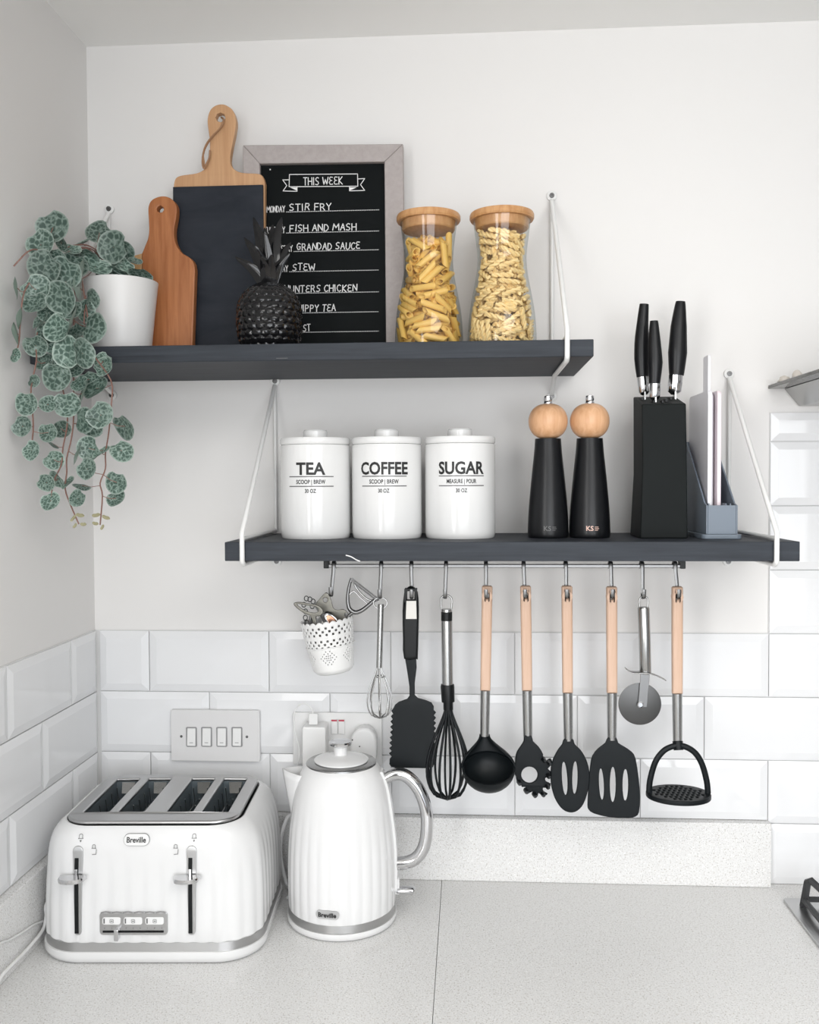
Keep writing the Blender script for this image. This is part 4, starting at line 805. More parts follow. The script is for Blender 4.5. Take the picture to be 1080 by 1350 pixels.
# whisks
def whisk(name, label, top_, bot_, cx_, rx, nw, rw, m, y, parts, ytop=.9):
    t = thing(name, label, 'whisk', (top_[0], YH, top_[1])); z0, z1 = bot_[0], bot_[1]; parts(t)
    for k in range(nw):
        a = PI*k/nw+.15; pp = []
        for i in range(33):
            u = i/32*2-1; s_ = 1 if u >= 0 else -1; v = 1-abs(u)   # v 0 at the neck, 1 at the tip
            prof = math.sin(PI*min(1, max(0, v))**1.55)**.8 if v < .999 else 0
            vv = v; rr = .0035+(rx-.0035)*math.sin(PI/2*min(1, vv/.68))**1.35*(1 if vv < .68 else math.sqrt(max(0, 1-((vv-.68)/.32)**2)))
            if vv > .995: rr = 0
            zz = z0+(z1-z0)*vv
            pp.append((cx_[0]+(cx_[1]-cx_[0])*vv + s_*rr*math.cos(a), y+s_*rr*math.sin(a)*.95, zz))
        b = MB(); b.tube(pp, rw, 6); b.build('wire', m, t, smooth=60)
    return t
_a = [(0.4901,0.4657),(0.4918,0.4599),(0.4895,0.3671),(0.4906,0.3555),(0.4902,0.2891)]
def p1(t):
    b = MB(); b.tube([(_a[1][0]+.0105*math.sin(q), -.113, _a[0][1]+.000+.0085*math.cos(q)) for q in [PI*2*i/20 for i in range(20)]], .0010, 6, closed=True); b.build('hanging_ring', M_steel, t, smooth=60)
    b = MB(); b.tube([(_a[1][0]+.001, -.113, _a[1][1]+.004), (_a[2][0], -.113, _a[2][1])], .0046, 16); b.build('handle', M_steel, t, smooth=45)
    b = MB(); b.tube([(_a[3][0]+.0078*math.sin(q), -.113+.0078*math.cos(q), _a[3][1]-.002) for q in [PI*2*i/20 for i in range(20)]], .0009, 6, closed=True); b.build('wire_collar', M_steel, t, smooth=60)
whisk('whisk', 'small steel wire whisk hanging between the gadget pot and the spatula', _a[0], (_a[2][1], _a[4][1]), (_a[2][0], _a[4][0]), .0190, 4, .0010, M_steel, -.113, p1)
_b = [(0.5916,0.4775),(0.5926,0.4568),(0.5926,0.4395),(0.5934,0.3424),(0.5944,0.3158),(0.5927,0.1657)]
def p2(t):
    b = MB(); b.tube(cr([(x_, -.113, z_) for x_, z_ in [(0.5846,0.4568),(0.5841,0.4718),(0.5870,0.4764),(0.5927,0.4781),(0.5984,0.4753),(0.6007,0.4695),(0.5995,0.4568)]], 4, False), .0015, 8); b.build('hanging_loop', M_steel, t, smooth=60)
    b = MB(); b.tube([(_b[1][0], -.113, _b[1][1]), (_b[1][0], -.113, _b[1][1]-.004)], .0082, 20); b.build('end_cap', M_steel, t, smooth=40)
    b = MB(); b.tube([(_b[1][0], -.113, _b[1][1]-.004), (_b[2][0], -.113, _b[2][1])], .0086, 20); b.build('top_collar', M_black, t, smooth=40)
    b = MB(); b.tube([(_b[2][0], -.113, _b[2][1]), (_b[3][0], -.113, _b[3][1])], .0084, 24); b.build('handle', M_steel, t, smooth=40)
    b = MB(); b.tube([(_b[3][0], -.113, _b[3][1]), (_b[3][0], -.113, _b[3][1]-.003), (_b[4][0], -.113, _b[4][1])], [.0098, .0106, .0100], 24); b.tube([(_b[4][0], -.113, _b[4][1]), (_b[4][0], -.113, _b[4][1]-.012)], .0075, 16); b.build('lower_collar', M_black, t, smooth=40)
whisk('whisk', 'large black balloon whisk with a steel handle, next to the ladle', _b[0], (_b[4][1]-.008, _b[5][1]), (_b[4][0], _b[5][0]), .0320, 6, .0019, M_nylon, -.113, p2)

# ---------------------------------------------------------------- lacy pot and gadgets
_p = [(0.4147,0.4321),(0.4141,0.3592),(0.3758,0.4401),(0.4559,0.4405),(0.3835,0.3637),(0.4471,0.3642)]
gx, gy = _p[0][0]-.0015, -.098; gz0 = _p[1][1]-.002; gh = _p[2][1]-gz0-.003
gp = thing('utensil_pot', 'small white lacy perforated metal pot hanging from the rail', 'pot', (gx, gy, gz0))
NU, NV = 144, 48; vs, fs = [], []
for j in range(NV+1):
    v = j/NV; r = .0300+.0105*v**.9
    if v < .08: r = .0300-.006*(1-v/.08)**2
    for i in range(NU+1 if False else NU):
        a = 2*PI*i/NU; zz = gh*v
        if j == NV: zz += .0032*abs(math.sin(a*12))
        if j == NV-1: zz += .0016*abs(math.sin(a*12))
        vs.append((gx+r*math.cos(a), gy+r*math.sin(a), gz0+zz))
for j in range(NV):
    for i in range(NU):
        hole = False
        if 25 <= j <= 45: hole = ((i % 3 != 0) and (j % 3 != 0) and (i//3 + j//3) % 2 == 0) and not (34 <= j <= 35)
        if 8 <= j <= 22:
            d = abs((i % 24)-12)/12.; jj = abs(j-16)/7.5
            hole = (i % 2 == 0) and (j % 2 == 0) and (d+jj*.9 < .92) and (((i//2)+(j//2)) % 2 == 0 or d+jj < .45)
        if not hole:
            a_, b_ = j*NU+i, j*NU+(i+1) % NU; fs.append((a_, b_, b_+NU, a_+NU))
fs.append(tuple(range(NU-1, -1, -1)))
MB().add(vs, fs).build('pot_wall', M_white_metal, gp, smooth=40, solid=.0012)
b = MB(); b.tube([(gx+.0372*math.cos(q), gy+.0372*math.sin(q), gz0+gh*.53) for q in [PI*2*i/48 for i in range(48)]], .0009, 6, closed=True); b.build('band', M_white_metal, gp, smooth=60)
gp.rotation_euler = (0, math.radians(-8), 0); gp.location.x += .005
def gadget(name, label, cat, x, z, base=None): return thing(name, label, cat, (gx, gy, gz0+.004))
g1 = gadget('bottle_opener', 'grey metal bottle opener with pointed oval ring, leaning left out of the pot', 'opener', 0, 0)
MB().sheet(cr([(0.3588,0.4643),(0.3658,0.4673),(0.3798,0.4656),(0.3962,0.4622),(0.4031,0.4564),(0.4042,0.4506),(0.3995,0.4459),(0.3937,0.4447),(0.3948,0.4343),(0.4016,0.4076),(0.3946,0.4075),(0.3867,0.4424),(0.3762,0.4493),(0.3657,0.4562)], 3), [cr(list(reversed([(0.3646,0.4638),(0.3763,0.4627),(0.3926,0.4598),(0.3973,0.4552),(0.3937,0.4511),(0.3844,0.4517),(0.3728,0.4563)])), 3)], .0035, .001, y=-.115).build('opener_body', M_olive, g1, smooth=45)
g2 = gadget('can_opener', 'worn metal can opener with round holes at the back of the pot', 'can opener', 0, 0)
MB().sheet(cr([(0.3953,0.4689),(0.4013,0.4760),(0.4060,0.4795),(0.4107,0.4760),(0.4142,0.4666),(0.4176,0.4549),(0.4247,0.4526),(0.4318,0.4538),(0.4377,0.4503),(0.4412,0.4444),(0.4399,0.4385),(0.4352,0.4350),(0.4293,0.4290),(0.4220,0.3984),(0.4125,0.3983),(0.4151,0.4266),(0.4057,0.4431),(0.3893,0.4583)], 3), [list(reversed(ell(*[(0.4048,0.4678)][0], .0034, .0038, 14))), list(reversed(ell(*[(0.4370,0.4444)][0], .0026, .0034, 12)))], .0035, .001, y=-.095).build('plate', M_olive, g2, smooth=45)
MB().sheet(cr([(0.3870,0.4597),(0.3977,0.4681),(0.4048,0.4563),(0.4188,0.4267),(0.4233,0.3972),(0.4114,0.3971),(0.4045,0.4231),(0.3928,0.4467)], 3), [], .003, .001, y=-.088).build('plate', M_darksteel, g2, smooth=45)
(ox, oz), (sx_, sz_) = [(0.4084,0.4455),(0.4118,0.4339)]
b = MB(); b.lathe([(.006, 0), (.0075, .002), (.0055, .004), (0, .004)], (ox+.001, -.100, oz-.002), 14, 'y'); b.build('turning_wheel', M_darksteel, g2, smooth=30)
g3 = gadget('measuring_spoon', 'small oval metal spoon with coppery bowl in the middle of the pot', 'spoon', 0, 0)
MB().sheet(ell(*[(0.4186,0.4383)][0], .0075, .0140, 22, .75), [list(reversed(ell(*[(0.4186,0.4383)][0], .0050, .0112, 22, .75)))], .0025, .0007, y=-.118).build('rim', M_chrome, g3, smooth=45)
MB().sheet(ell(*[(0.4186,0.4383)][0], .0056, .0118, 22, .75), [], .0012, .0003, y=-.1172).build('bowl', M_copper, g3, smooth=45)
b = MB(); h0, h1 = [(0.4246,0.4293),(0.4267,0.4014)]; b.tube([(h0[0], -.116, h0[1]), (h1[0], -.104, h1[1])], .002, 8); b.build('shank', M_chrome, g3, smooth=45)
g4 = gadget('whisk_ball', 'lacy looped wire gadget at the left rim of the pot', 'gadget', 0, 0); g4.name = 'wire_gadget'
for k, (u_, v_) in enumerate([(0.3757,0.4704),(0.3816,0.4693),(0.3863,0.4658),(0.3721,0.4610),(0.3744,0.4504),(0.3743,0.4410),(0.3766,0.4328),(0.3851,0.4587),(0.3801,0.4246)]):
    b = MB(); b.tube([(u_+.0032*math.cos(q), -.098-.002*(k % 2), v_+.0038*math.sin(q)) for q in [PI*2*i/14 for i in range(14)]], .0008, 5, closed=True); b.build('wire_loop', M_darksteel, g4, smooth=60)
b = MB(); (a0, a1), (c0_, c1_) = [(0.3814,0.4434),(0.3893,0.3987)]; b.tube([(a0, -.098, a1), (c0_, -.098, c1_)], .002, 6); b.build('shank', M_darksteel, g4, smooth=60)
g5 = gadget('scissor_handles', 'x', 'x', 0, 0); g5.name = 'bottle_stopper'; tagit(g5, 'dark flat metal blade tool leaning against the right inner rim of the pot', 'tool')
MB().sheet(cr([(0.4295,0.4353),(0.4378,0.4411),(0.4412,0.4365),(0.4365,0.4259),(0.4281,0.4002),(0.4199,0.4001),(0.4247,0.4212)], 3), [], .004, .001, y=-.105).build('blade', M_darksteel, g5, smooth=45)
g6 = gadget('peeler', 'Y shaped metal vegetable peeler sticking out on the right of the pot', 'peeler', 0, 0)
P3 = lambda L_, y: [(x_, y, z_) for x_, z_ in L_]
b = MB(); b.tube(cr(P3([(0.4469,0.5025),(0.4433,0.4908),(0.4409,0.4755),(0.4414,0.4627),(0.4442,0.4545),(0.4524,0.4498),(0.4630,0.4534),(0.4736,0.4616),(0.4818,0.4687),(0.4888,0.4710)], -.104), 4, False), [.0022+.0012*math.sin(i/40*PI) for i in range(37)], 8); b.build('frame', M_darksteel, g6, smooth=50)
b = MB(); b.tube(cr(P3([(0.4492,0.5001),(0.4538,0.4884),(0.4631,0.4768),(0.4748,0.4686),(0.4865,0.4687)], -.1035), 4, False), .0016, 8); b.tube(cr(P3([(0.4432,0.4767),(0.4503,0.4826),(0.4596,0.4733),(0.4701,0.4639),(0.4700,0.4569),(0.4583,0.4510),(0.4489,0.4533)], -.104), 3, False), .0011, 6); b.build('inner_bow', M_steel, g6, smooth=50)
b = MB(); q = [(0.4481,0.5036),(0.4889,0.4722),(0.4859,0.4675),(0.4463,0.4978)]; b.sheet([q[0], q[1], q[2], q[3]], [[tuple(Vector(q[3]).lerp(Vector(q[2]), .12)*.55+Vector(q[0]).lerp(Vector(q[1]), .12)*.45), tuple(Vector(q[3]).lerp(Vector(q[2]), .9)*.55+Vector(q[0]).lerp(Vector(q[1]), .9)*.45), tuple(Vector(q[3]).lerp(Vector(q[2]), .9)*.42+Vector(q[0]).lerp(Vector(q[1]), .9)*.58), tuple(Vector(q[3]).lerp(Vector(q[2]), .12)*.42+Vector(q[0]).lerp(Vector(q[1]), .12)*.58)]], .001, 0, y=-.107).build('blade', M_chrome, g6)
b = MB(); b.tube(cr(P3([(0.4512,0.4510),(0.4430,0.4451),(0.4358,0.4298),(0.4262,0.3934)], -.104), 4, False), .0028, 8); b.build('handle', M_darksteel, g6, smooth=50)

# ---------------------------------------------------------------- switches, socket, plugs
def bplate(x0, x1, z0, z1, y, th, name, m, par, r=.003): return MB().sheet(rrect((x0+x1)/2, (z0+z1)/2, (x1-x0)/2, (z1-z0)/2, r), [], th, .0012, y=y-th/2).build(name, m, par, smooth=40)
(ax0, az1), (ax1, az0) = [(0.1327,0.2748),(0.2819,0.1895)]
sw = thing('light_switch', 'white four-gang switch plate above the toaster', 'switch', ((ax0+ax1)/2, -.008, az0))
bplate(ax0, ax1, az0, az1, -.0085, .0085, 'plate', M_plate, sw)
for (x_, z_) in [(0.1679,0.2302),(0.1934,0.2306),(0.2188,0.2309),(0.2442,0.2312)]:
    f_ = MB().sheet(rrect(x_, z_, .0092, .0165, .0025), [list(reversed(rrect(x_, z_, .0072, .0145, .0015)))], .0015, .0004, y=-.0176).build('rocker_frame', M_rock, sw, smooth=40)
    MB().add([(x_-.007, -.0170, z_-.0143), (x_+.007, -.0170, z_-.0143), (x_+.007, -.0170, z_+.0143), (x_-.007, -.0170, z_+.0143), (x_-.007, -.0205, z_-.0143), (x_+.007, -.0205, z_-.0143), (x_+.007, -.0182, z_+.0143), (x_-.007, -.0182, z_+.0143)],
       [(0,3,2,1),(4,5,6,7),(0,1,5,4),(1,2,6,5),(2,3,7,6),(3,0,4,7)]).build('rocker', M_white_plastic, f_, bevel=.0008)
    MB().box(x_-.003, x_+.003, -.0203, -.0199, z_-.0095, z_-.0088).build('mark', M_greyink, f_)
for (x_, z_) in [(0.1506,0.2307),(0.2606,0.2314)]: MB().lathe([(.0022, 0), (.0022, .0008), (.0008, .001), (0, .0004)], (x_, -.0168, z_), 12, 'y').build('screw', M_screw, sw, smooth=30)
(ax0, az1), (ax1, az0) = [(0.3366,0.2721),(0.4838,0.1862)]
so = thing('wall_socket', 'white double wall socket behind the kettle', 'socket', ((ax0+ax1)/2, -.008, az0))
bplate(ax0, ax1, az0, az1, -.0085, .0070, 'plate', M_white_plastic, so)
for k, (x_, z_) in enumerate([(0.4058,0.2496),(0.4177,0.2497)]):
    rk = bplate(x_-.0056, x_+.0056, z_-.0125, z_+.0125, -.0150, .003, 'rocker', M_white_plastic, so, .001)
    MB().box(x_-.0046, x_+.0046, -.0188, -.0183, z_+.0095, z_+.0118).build('red_flash', M_red, rk)
for (x_, z_) in [(0.4319,0.2286),(0.4456,0.2175)]: pass
pg = thing('phone_charger', 'white square charger plugged into the left socket behind the kettle', 'charger', ([(0.3728,0.2131)][0][0], -.016, [(0.3724,0.1633)][0][1]))
(bx0, bz1), (bx1, bz0) = [(0.3581,0.2580),(0.3968,0.1800)]
MB().sheet(rrect((bx0+bx1)/2, (bz0+bz1)/2, (bx1-bx0)/2, (bz1-bz0)/2, .004), [], .034, .003, y=-.034).build('charger_body', M_white_plastic, pg, smooth=40)
(cx0, cz1), (cx1, cz0) = [(0.3678,0.2765),(0.3824,0.2582)]
cn = thing('charging_cable', 'thin white charging cable looping up from the charger', 'cable', ((cx0+cx1)/2, -.04, cz0))
MB().sheet(rrect((cx0+cx1)/2, (cz0+cz1)/2+.0003, (cx1-cx0)/2, (cz1-cz0)/2, .002), [], .007, .0015, y=-.038).build('connector', M_white_plastic, cn, smooth=40)
b = MB(); b.tube(cr([(0.3740,-0.0380,0.2736),(0.3733,-0.0370,0.2807),(0.3668,-0.0350,0.2888),(0.3553,-0.0330,0.2907),(0.3464,-0.0320,0.2841),(0.3419,-0.0320,0.2705),(0.3435,-0.0320,0.2444),(0.3501,-0.0350,0.2205),(0.3509,-0.0400,0.2034),(0.3458,-0.0340,0.1828),(0.3411,-0.0300,0.1503),(0.3427,-0.0280,0.0996),(0.3448,-0.0280,0.0495)], 5, False), .0011, 8); b.build('cord', M_white_plastic, cn, smooth=60)
_k = [(0.4552,0.2247)][0]
kp = thing('kettle_plug', 'rounded white plug in the right socket above the kettle lid', 'plug', (_k[0], -.0155, _k[1]-.02))
o_ = cr([(0.4356,0.2306),(0.4382,0.2429),(0.4480,0.2529),(0.4603,0.2548),(0.4700,0.2507),(0.4761,0.2397),(0.4772,0.2189),(0.4746,0.1992),(0.4623,0.1942),(0.4428,0.1963),(0.4343,0.2060)], 3)
MB().sheet(o_, [], .026, .0045, y=-.030, res=3).build('plug_body', M_white_plastic, kp, smooth=45)
for (x_, z_) in [(0.4387,0.2356),(0.4503,0.2253)]: MB().lathe([(.0011, 0), (.0011, .0008), (0, .0008)], (x_, -.0428, z_), 8, 'y').build('screw_hole', M_black, kp)

# ---------------------------------------------------------------- toaster
TX, TY, TR = .1825, -.178, .056
to = thing('toaster', 'white fluted four-slice toaster with steel top panel', 'toaster', (TX, TY, .0002), rz=TR)
def rr_ring(hx, hy, r, m=264):
    # evenly spaced points round a rounded rectangle, with arclength
    sx, sy, q = 2*(hx-r), 2*(hy-r), PI*r/2; per = 2*sx+2*sy+4*q; out = []
    for i in range(m):
        s_ = per*i/m; segs = [('l', sx), ('c', q), ('l', sy), ('c', q), ('l', sx), ('c', q), ('l', sy), ('c', q)]; k = 0
        while s_ > segs[k][1]+1e-12: s_ -= segs[k][1]; k += 1
        side = k//2
        # start front-left going right
        if side == 0: p0, d, c_ = (-hx+r, -hy), (1, 0), (hx-r, -hy+r)
        elif side == 1: p0, d, c_ = (hx, -hy+r), (0, 1), (hx-r, hy-r)
        elif side == 2: p0, d, c_ = (hx-r, hy), (-1, 0), (-hx+r, hy-r)
        else: p0, d, c_ = (-hx, hy-r), (0, -1), (-hx+r, -hy+r)
        if k % 2 == 0: x_, y_ = p0[0]+d[0]*s_, p0[1]+d[1]*s_; nx_, ny_ = d[1], -d[0]
        else:
            a = -PI/2+side*PI/2+s_/r; x_, y_ = c_[0]+r*math.cos(a), c_[1]+r*math.sin(a); nx_, ny_ = math.cos(a), math.sin(a)
        out.append((x_, y_, nx_, ny_))
    return out
def loft(levels, m=264, flutes=44, cap_top=False, cap_bot=True):
    vs, fs = [], []
    for (z, hx, hy, r, dep, *ys) in levels:
        for i, (x_, y_, nx_, ny_) in enumerate(rr_ring(hx, hy, r, m)):
            fl = dep*(1-abs(math.sin(PI*(i+.5)*flutes/m))**.8) if dep else 0
            vs.append((x_-nx_*fl, y_-ny_*fl+(ys[0] if ys else 0), z))
    n = len(levels)
    for j in range(n-1):
        for i in range(m): a_, b_ = j*m+i, j*m+(i+1) % m; fs.append((a_, b_, b_+m, a_+m))
    if cap_bot: fs.append(tuple(range(m-1, -1, -1)))
    if cap_top: fs.append(tuple(range((n-1)*m, n*m)))
    return MB().add(vs, fs)
loft([(.0, .148, .122, .058, 0), (.003, .153, .127, .06, 0), (.010, .156, .1295, .06, 0), (.0175, .1555, .129, .06, 0)], cap_top=True).build('base', M_appliance, to, smooth=50, local=True)
loft([(.0175, .1535, .127, .059, 0), (.029, .1525, .126, .058, 0)], cap_top=True).build('trim_band', M_trim, to, smooth=50, local=True)
lv = []
for z, hx, hy, d, ys in ((.0290, .1525, .1260, .0022, 0), (.031, .1535, .127, .0023, 0), (.05, .1538, .1272, .0023, 0), (.08, .1534, .1268, .0022, 0), (.105, .1524, .1260, .0019, 0), (.125, .1508, .1250, .0014, 0), (.14, .1488, .1236, .0008, 0), (.153, .1460, .1215, .0003, -.001), (.163, .1425, .1190, 0, -.002), (.171, .1385, .1160, 0, -.003), (.1775, .1335, .1125, 0, -.004), (.1820, .1285, .1090, 0, -.005), (.1838, .1255, .1065, 0, -.006), (.1832, .1238, .1050, 0, -.006), (.176, .1234, .1047, 0, -.006)):
    lv.append((z, hx, hy, .058-.012*max(0, (z-.12)/.06), d, ys))
loft(lv).build('body', M_appliance, to, smooth=28, local=True)
# steel top panel with four slots
slots = []
for xs_ in (-.0775, -.0280, .0400, .0895): slots.append((xs_, .0180))
SY0, SY1 = -.0740, .0740
MB().sheet(rrect(0, -.006, .1233, .1046, .040, 8), [list(reversed(rrect(0, -.006, .108, .088, .02, 6)))], .002, 0, mp=lambda a, b_, c: (a, b_, .1790+c)).build('gap_shade', M_black, to, local=True)  # black sheet standing in for the shade in the gap round the panel
pan = MB().sheet(rrect(0, -.006, .1205, .1018, .036, 8), [list(reversed(rrect(x_-.0055, (SY0+SY1)/2, w_, (SY1-SY0)/2, .0022, 3))) for x_, w_ in slots], .0060, .0026, mp=lambda a, b_, c: (a, b_, .1852+c+.0024*(1-min(1, abs(a/.1205))**4)*(1-min(1, abs((b_+.006)/.1018))**4)), res=4)
pan.build('top_panel', M_trim, to, smooth=40, local=True)
for x_, w_ in slots:
    x_ -= .0055; b = MB(); x0_, x1_ = x_-w_-.0008, x_+w_+.0008; y0_, y1_ = SY0-.0008, SY1+.0008; z0_, z1_ = .06, .1845
    b.add([(x0_, y0_, z0_), (x1_, y0_, z0_), (x1_, y1_, z0_), (x0_, y1_, z0_), (x0_, y0_, z1_), (x1_, y0_, z1_), (x1_, y1_, z1_), (x0_, y1_, z1_)], [(0, 1, 2, 3), (0, 4, 5, 1), (1, 5, 6, 2), (2, 6, 7, 3), (3, 7, 4, 0)])
    s_ = b.build('bread_slot', M_slot, to, local=True)
    MB().add([(x_-w_*.55, y1_-.002, .183), (x_+w_*.6, y1_-.002, .183), (x_+w_*.45, y1_-.016, .170), (x_-w_*.35, y1_-.016, .170)], [(0, 1, 2, 3)]).build('guide_plate', M_steel, s_, local=True, solid=.001)
    b = MB()
    for k in range(5):
        yy = SY0+.02+.026*k
        for sx in (-.6, .6): b.tube([(x_+w_*sx, yy, .182), (x_+w_*sx*.8, yy+.004, .15), (x_+w_*sx*.5, yy-.003, .12), (x_+w_*sx*.8, yy+.002, .07)], .0008, 5)
    for zz in (.158, .125): b.tube([(x_+w_*.45, SY0, zz), (x_+w_*.45, SY1, zz)], .0008, 5); b.tube([(x_-w_*.45, SY0, zz), (x_-w_*.45, SY1, zz)], .0008, 5)
    b.build('bread_guard', M_steel, s_, local=True, smooth=60)
def fy(z): return -float(np.interp(z, [l[0] for l in lv[:12]], [l[2]-l[5] for l in lv[:12]]))
def zf(v): return .02+(1254-v)/976.
def fmap(off, lift=0.): return lambda a, b_, c: (a, fy(b_)-off-c, b_)
def grid_plate(outline_fn, *a): pass
def front_sheet(outline, th, off, name, m, par=to, holes=(), bev=.0006):
    # follows the front face: local x, z outline
    return MB().sheet(outline, holes, th, bev, mp=lambda a, b_, c: (a, fy(b_)-off-c, b_)).build(name, m, par, smooth=40, local=True)
tx_ = lambda u: (u-205)/978.
for u in (115.5, 265.5):
    cxl = tx_(u); zt2, zb2 = zf(1117), zf(1233)
    o_ = []
    for i in range(9): a = PI*i/8; o_.append((cxl+.0068*math.cos(a)+.001, zt2-.0068+.0068*math.sin(a)))
    zs_ = np.linspace(zt2-.02, zb2+.004, 8)
    left_ = [(cxl-.0058+.002*(k/7.)+.001, z_) for k, z_ in enumerate(zs_)]; right_ = [(cxl+.0078-.002*(k/7.), z_) for k, z_ in enumerate(zs_)]
    botm = [(cxl+.001+.0048*math.cos(-PI*i/6), zb2+.004+.0042*math.sin(-PI*i/6)) for i in range(7)]
    o_ = o_ + left_ + list(reversed(botm)) + list(reversed(right_))
    tr = front_sheet(o_, .003, .0012, 'lever_track', M_trim)
    zs2 = np.linspace(zf(1132), zb2+.0025, 9)
    o2 = [(cxl-.0028, z_) for z_ in zs2] + [(cxl+.0026, z_) for z_ in reversed(zs2)]
    front_sheet(o2, .0008, .0030, 'lever_slot', M_black, tr, bev=.0002)
    # lever: rounded tray-like knob standing proud
    zl = zf(1157); yl = fy(zl); vs, fs = [], []
    prof = [(-.0205, -.004, 0), (-.0165, -.0175, 0), (-.006, -.0225, 0), (.006, -.0215, 0), (.0145, -.0150, 0), (.0175, -.004, 0)]
    pr = cr([(p[0], p[1]) for p in prof], 4, False); n = len(pr)
    for zz, k in ((.0045, .92), (.0025, 1.), (-.0005, .98), (-.0040, .62)):
        for (a_, b_) in pr: vs.append((cxl-.002+a_*k, yl-.0015+b_*k, zl+zz-(b_ < -.01)*.0005))
    for j in range(3):
        for i in range(n-1): fs.append((j*n+i, j*n+i+1, (j+1)*n+i+1, (j+1)*n+i))
    fs += [tuple(range(n)), tuple(range(4*n-1, 3*n-1, -1))] + [(j*n, (j+1)*n, (j+1)*n+n-1, j*n+n-1) for j in range(3)]
    MB().add(vs, fs).build('lever', M_chrome, to, smooth=40, local=True)
    MB().box(cxl-.0015, cxl+.0018, yl-.006, yl-.001, zl-.001, zl+.012).build('lever_stem', M_chrome, to, local=True, bevel=.0005)
    # little printed toast icons
    s_ = MB()
    def ic(xc, zc, r=.0030):
        pts = [(xc-r*1.1, zc-r*.8), (xc+r*1.1, zc-r*.8), (xc+r*.75, zc-r*.5), (xc+r*.75, zc+r*.6), (xc+r*.4, zc+r), (xc-r*.4, zc+r), (xc-r*.75, zc+r*.6), (xc-r*.75, zc-r*.5), (xc-r*1.1, zc-r*.8)]
        for a_, b_ in zip(pts, pts[1:]):
            q = MB(); ribbon(q, a_, b_, .0006, 0); s_.add(q.v, q.f, lambda x, y, z: (x, fy(z)-.0019, z))
    ic(tx_(u+4), zf(1105.5)); s_.add([(tx_(u+2.6), 0, zf(1110)), (tx_(u+5.4), 0, zf(1110)), (tx_(u+4), 0, zf(1112.6))], [(0, 1, 2)], lambda x, y, z: (x, fy(z)-.0019, z))
    du = 22 if u < 200 else -20
    ic(tx_(u+du), zf(1118), .0026)
    for a_, b_ in ((((u+du-2), 1128), ((u+du+3), 1127.5)), (((u+du+3), 1127.5), ((u+du+3.4), 1121.5))):
        q = MB(); ribbon(q, (tx_(a_[0]), zf(a_[1])), (tx_(b_[0]), zf(b_[1])), .0007, 0); s_.add(q.v, q.f, lambda x, y, z: (x, fy(z)-.0019, z))
    s_.build('icons', M_greyink, to, local=True)
# badge
zb_ = zf(1109.5); bc = tx_(193.5)
bg_ = front_sheet(rrect(bc, zb_, .0172, .0074, .0072, 6), .0014, .0020, 'badge', M_white_plastic)
front_sheet(rrect(bc, zb_, .0176, .0078, .0076, 6), .0012, .0017, 'badge_edge', M_greyink, bg_)
MB().text('Breville', .0068, lambda x, y, c: (bc+x, fy(zb_-.003+y)-.0031, zb_-.003+y), .026, .024).build('badge_lettering', M_ink, bg_, local=True)
# browning control panel
zc0, zc1 = zf(1233), zf(1203); cl_, cr2 = tx_(145.5), tx_(235)
cp = front_sheet(rrect((cl_+cr2)/2, (zc0+zc1)/2, (cr2-cl_)/2, (zc1-zc0)/2, .0045), .0035, .0006, 'control_panel', M_trim)
cp2 = .0026
for k, (u0, u1) in enumerate(((149.5, 173.5), (177.5, 202), (206, 230.5))):
    bt = front_sheet(rrect((tx_(u0)+tx_(u1))/2, zf(1214), (tx_(u1)-tx_(u0))/2, .0050, .003), .0016, cp2, 'button', M_white_plastic, cp)
    b = MB(); x_ = tx_(u0+2.5); b.add([(x_-.0009, zf(1217), 0), (x_+.0009, zf(1217), 0), (x_+.0009, zf(1210.5), 0), (x_-.0009, zf(1210.5), 0)], [(0, 1, 2, 3)], lambda a, c, d_: (a, fy(zf(1214))-.0039, c)); 
    xm = (tx_(u0)+tx_(u1))/2+.0004; q = MB()
    for a_, b_ in zip(rrect(xm, zf(1214), .0023, .0023, .0008, 2), rrect(xm, zf(1214), .0023, .0023, .0008, 2)[1:]+rrect(xm, zf(1214), .0023, .0023, .0008, 2)[:1]): ribbon(q, a_, b_, .0005, 0)
    ribbon(q, (xm-.0011, zf(1214)), (xm+.0011, zf(1214)), .0011, 0)
    b.add(q.v, q.f, lambda x, y, z: (x, fy(zf(1214))-.0039, z)); b.build('button_mark', M_greyink, bt, local=True)
b = MB()
for k in range(9):
    b.text(str(k+1), .0022, (lambda kk: (lambda x, y, c: (tx_(152.5+kk*9.4)+x, fy(.05)-.0036, zf(1224.3)+y)))(k), .0012 if k else .0006)
b.build('scale_numbers', M_greyink, cp, local=True)
front_sheet(rrect((tx_(149.5)+tx_(230))/2, zf(1228.3), (tx_(230)-tx_(149.5))/2, .0014, .0006), .0008, cp2, 'slider_track', M_black, cp, bev=.0002)
MB().box(tx_(167), tx_(172.5), fy(.045)-.012, fy(.045)-.0015, zf(1237), zf(1222)).build('slider_knob', M_chrome, cp, local=True, bevel=.001)
b = MB(); n = 7
for k in range(6): x_ = tx_(154+14.5*k); b.tube([(x_-.0068, fy(.07)-.0028, zc1-.0004), (x_, fy(.07)-.0032, zc1+.0012), (x_+.0068, fy(.07)-.0028, zc1-.0004)], .0005, 5)
b.build('scalloped_edge', M_darksteel, cp, local=True, smooth=60)
for sx in (-1, 1):
    for sy in (-1, 1): pass

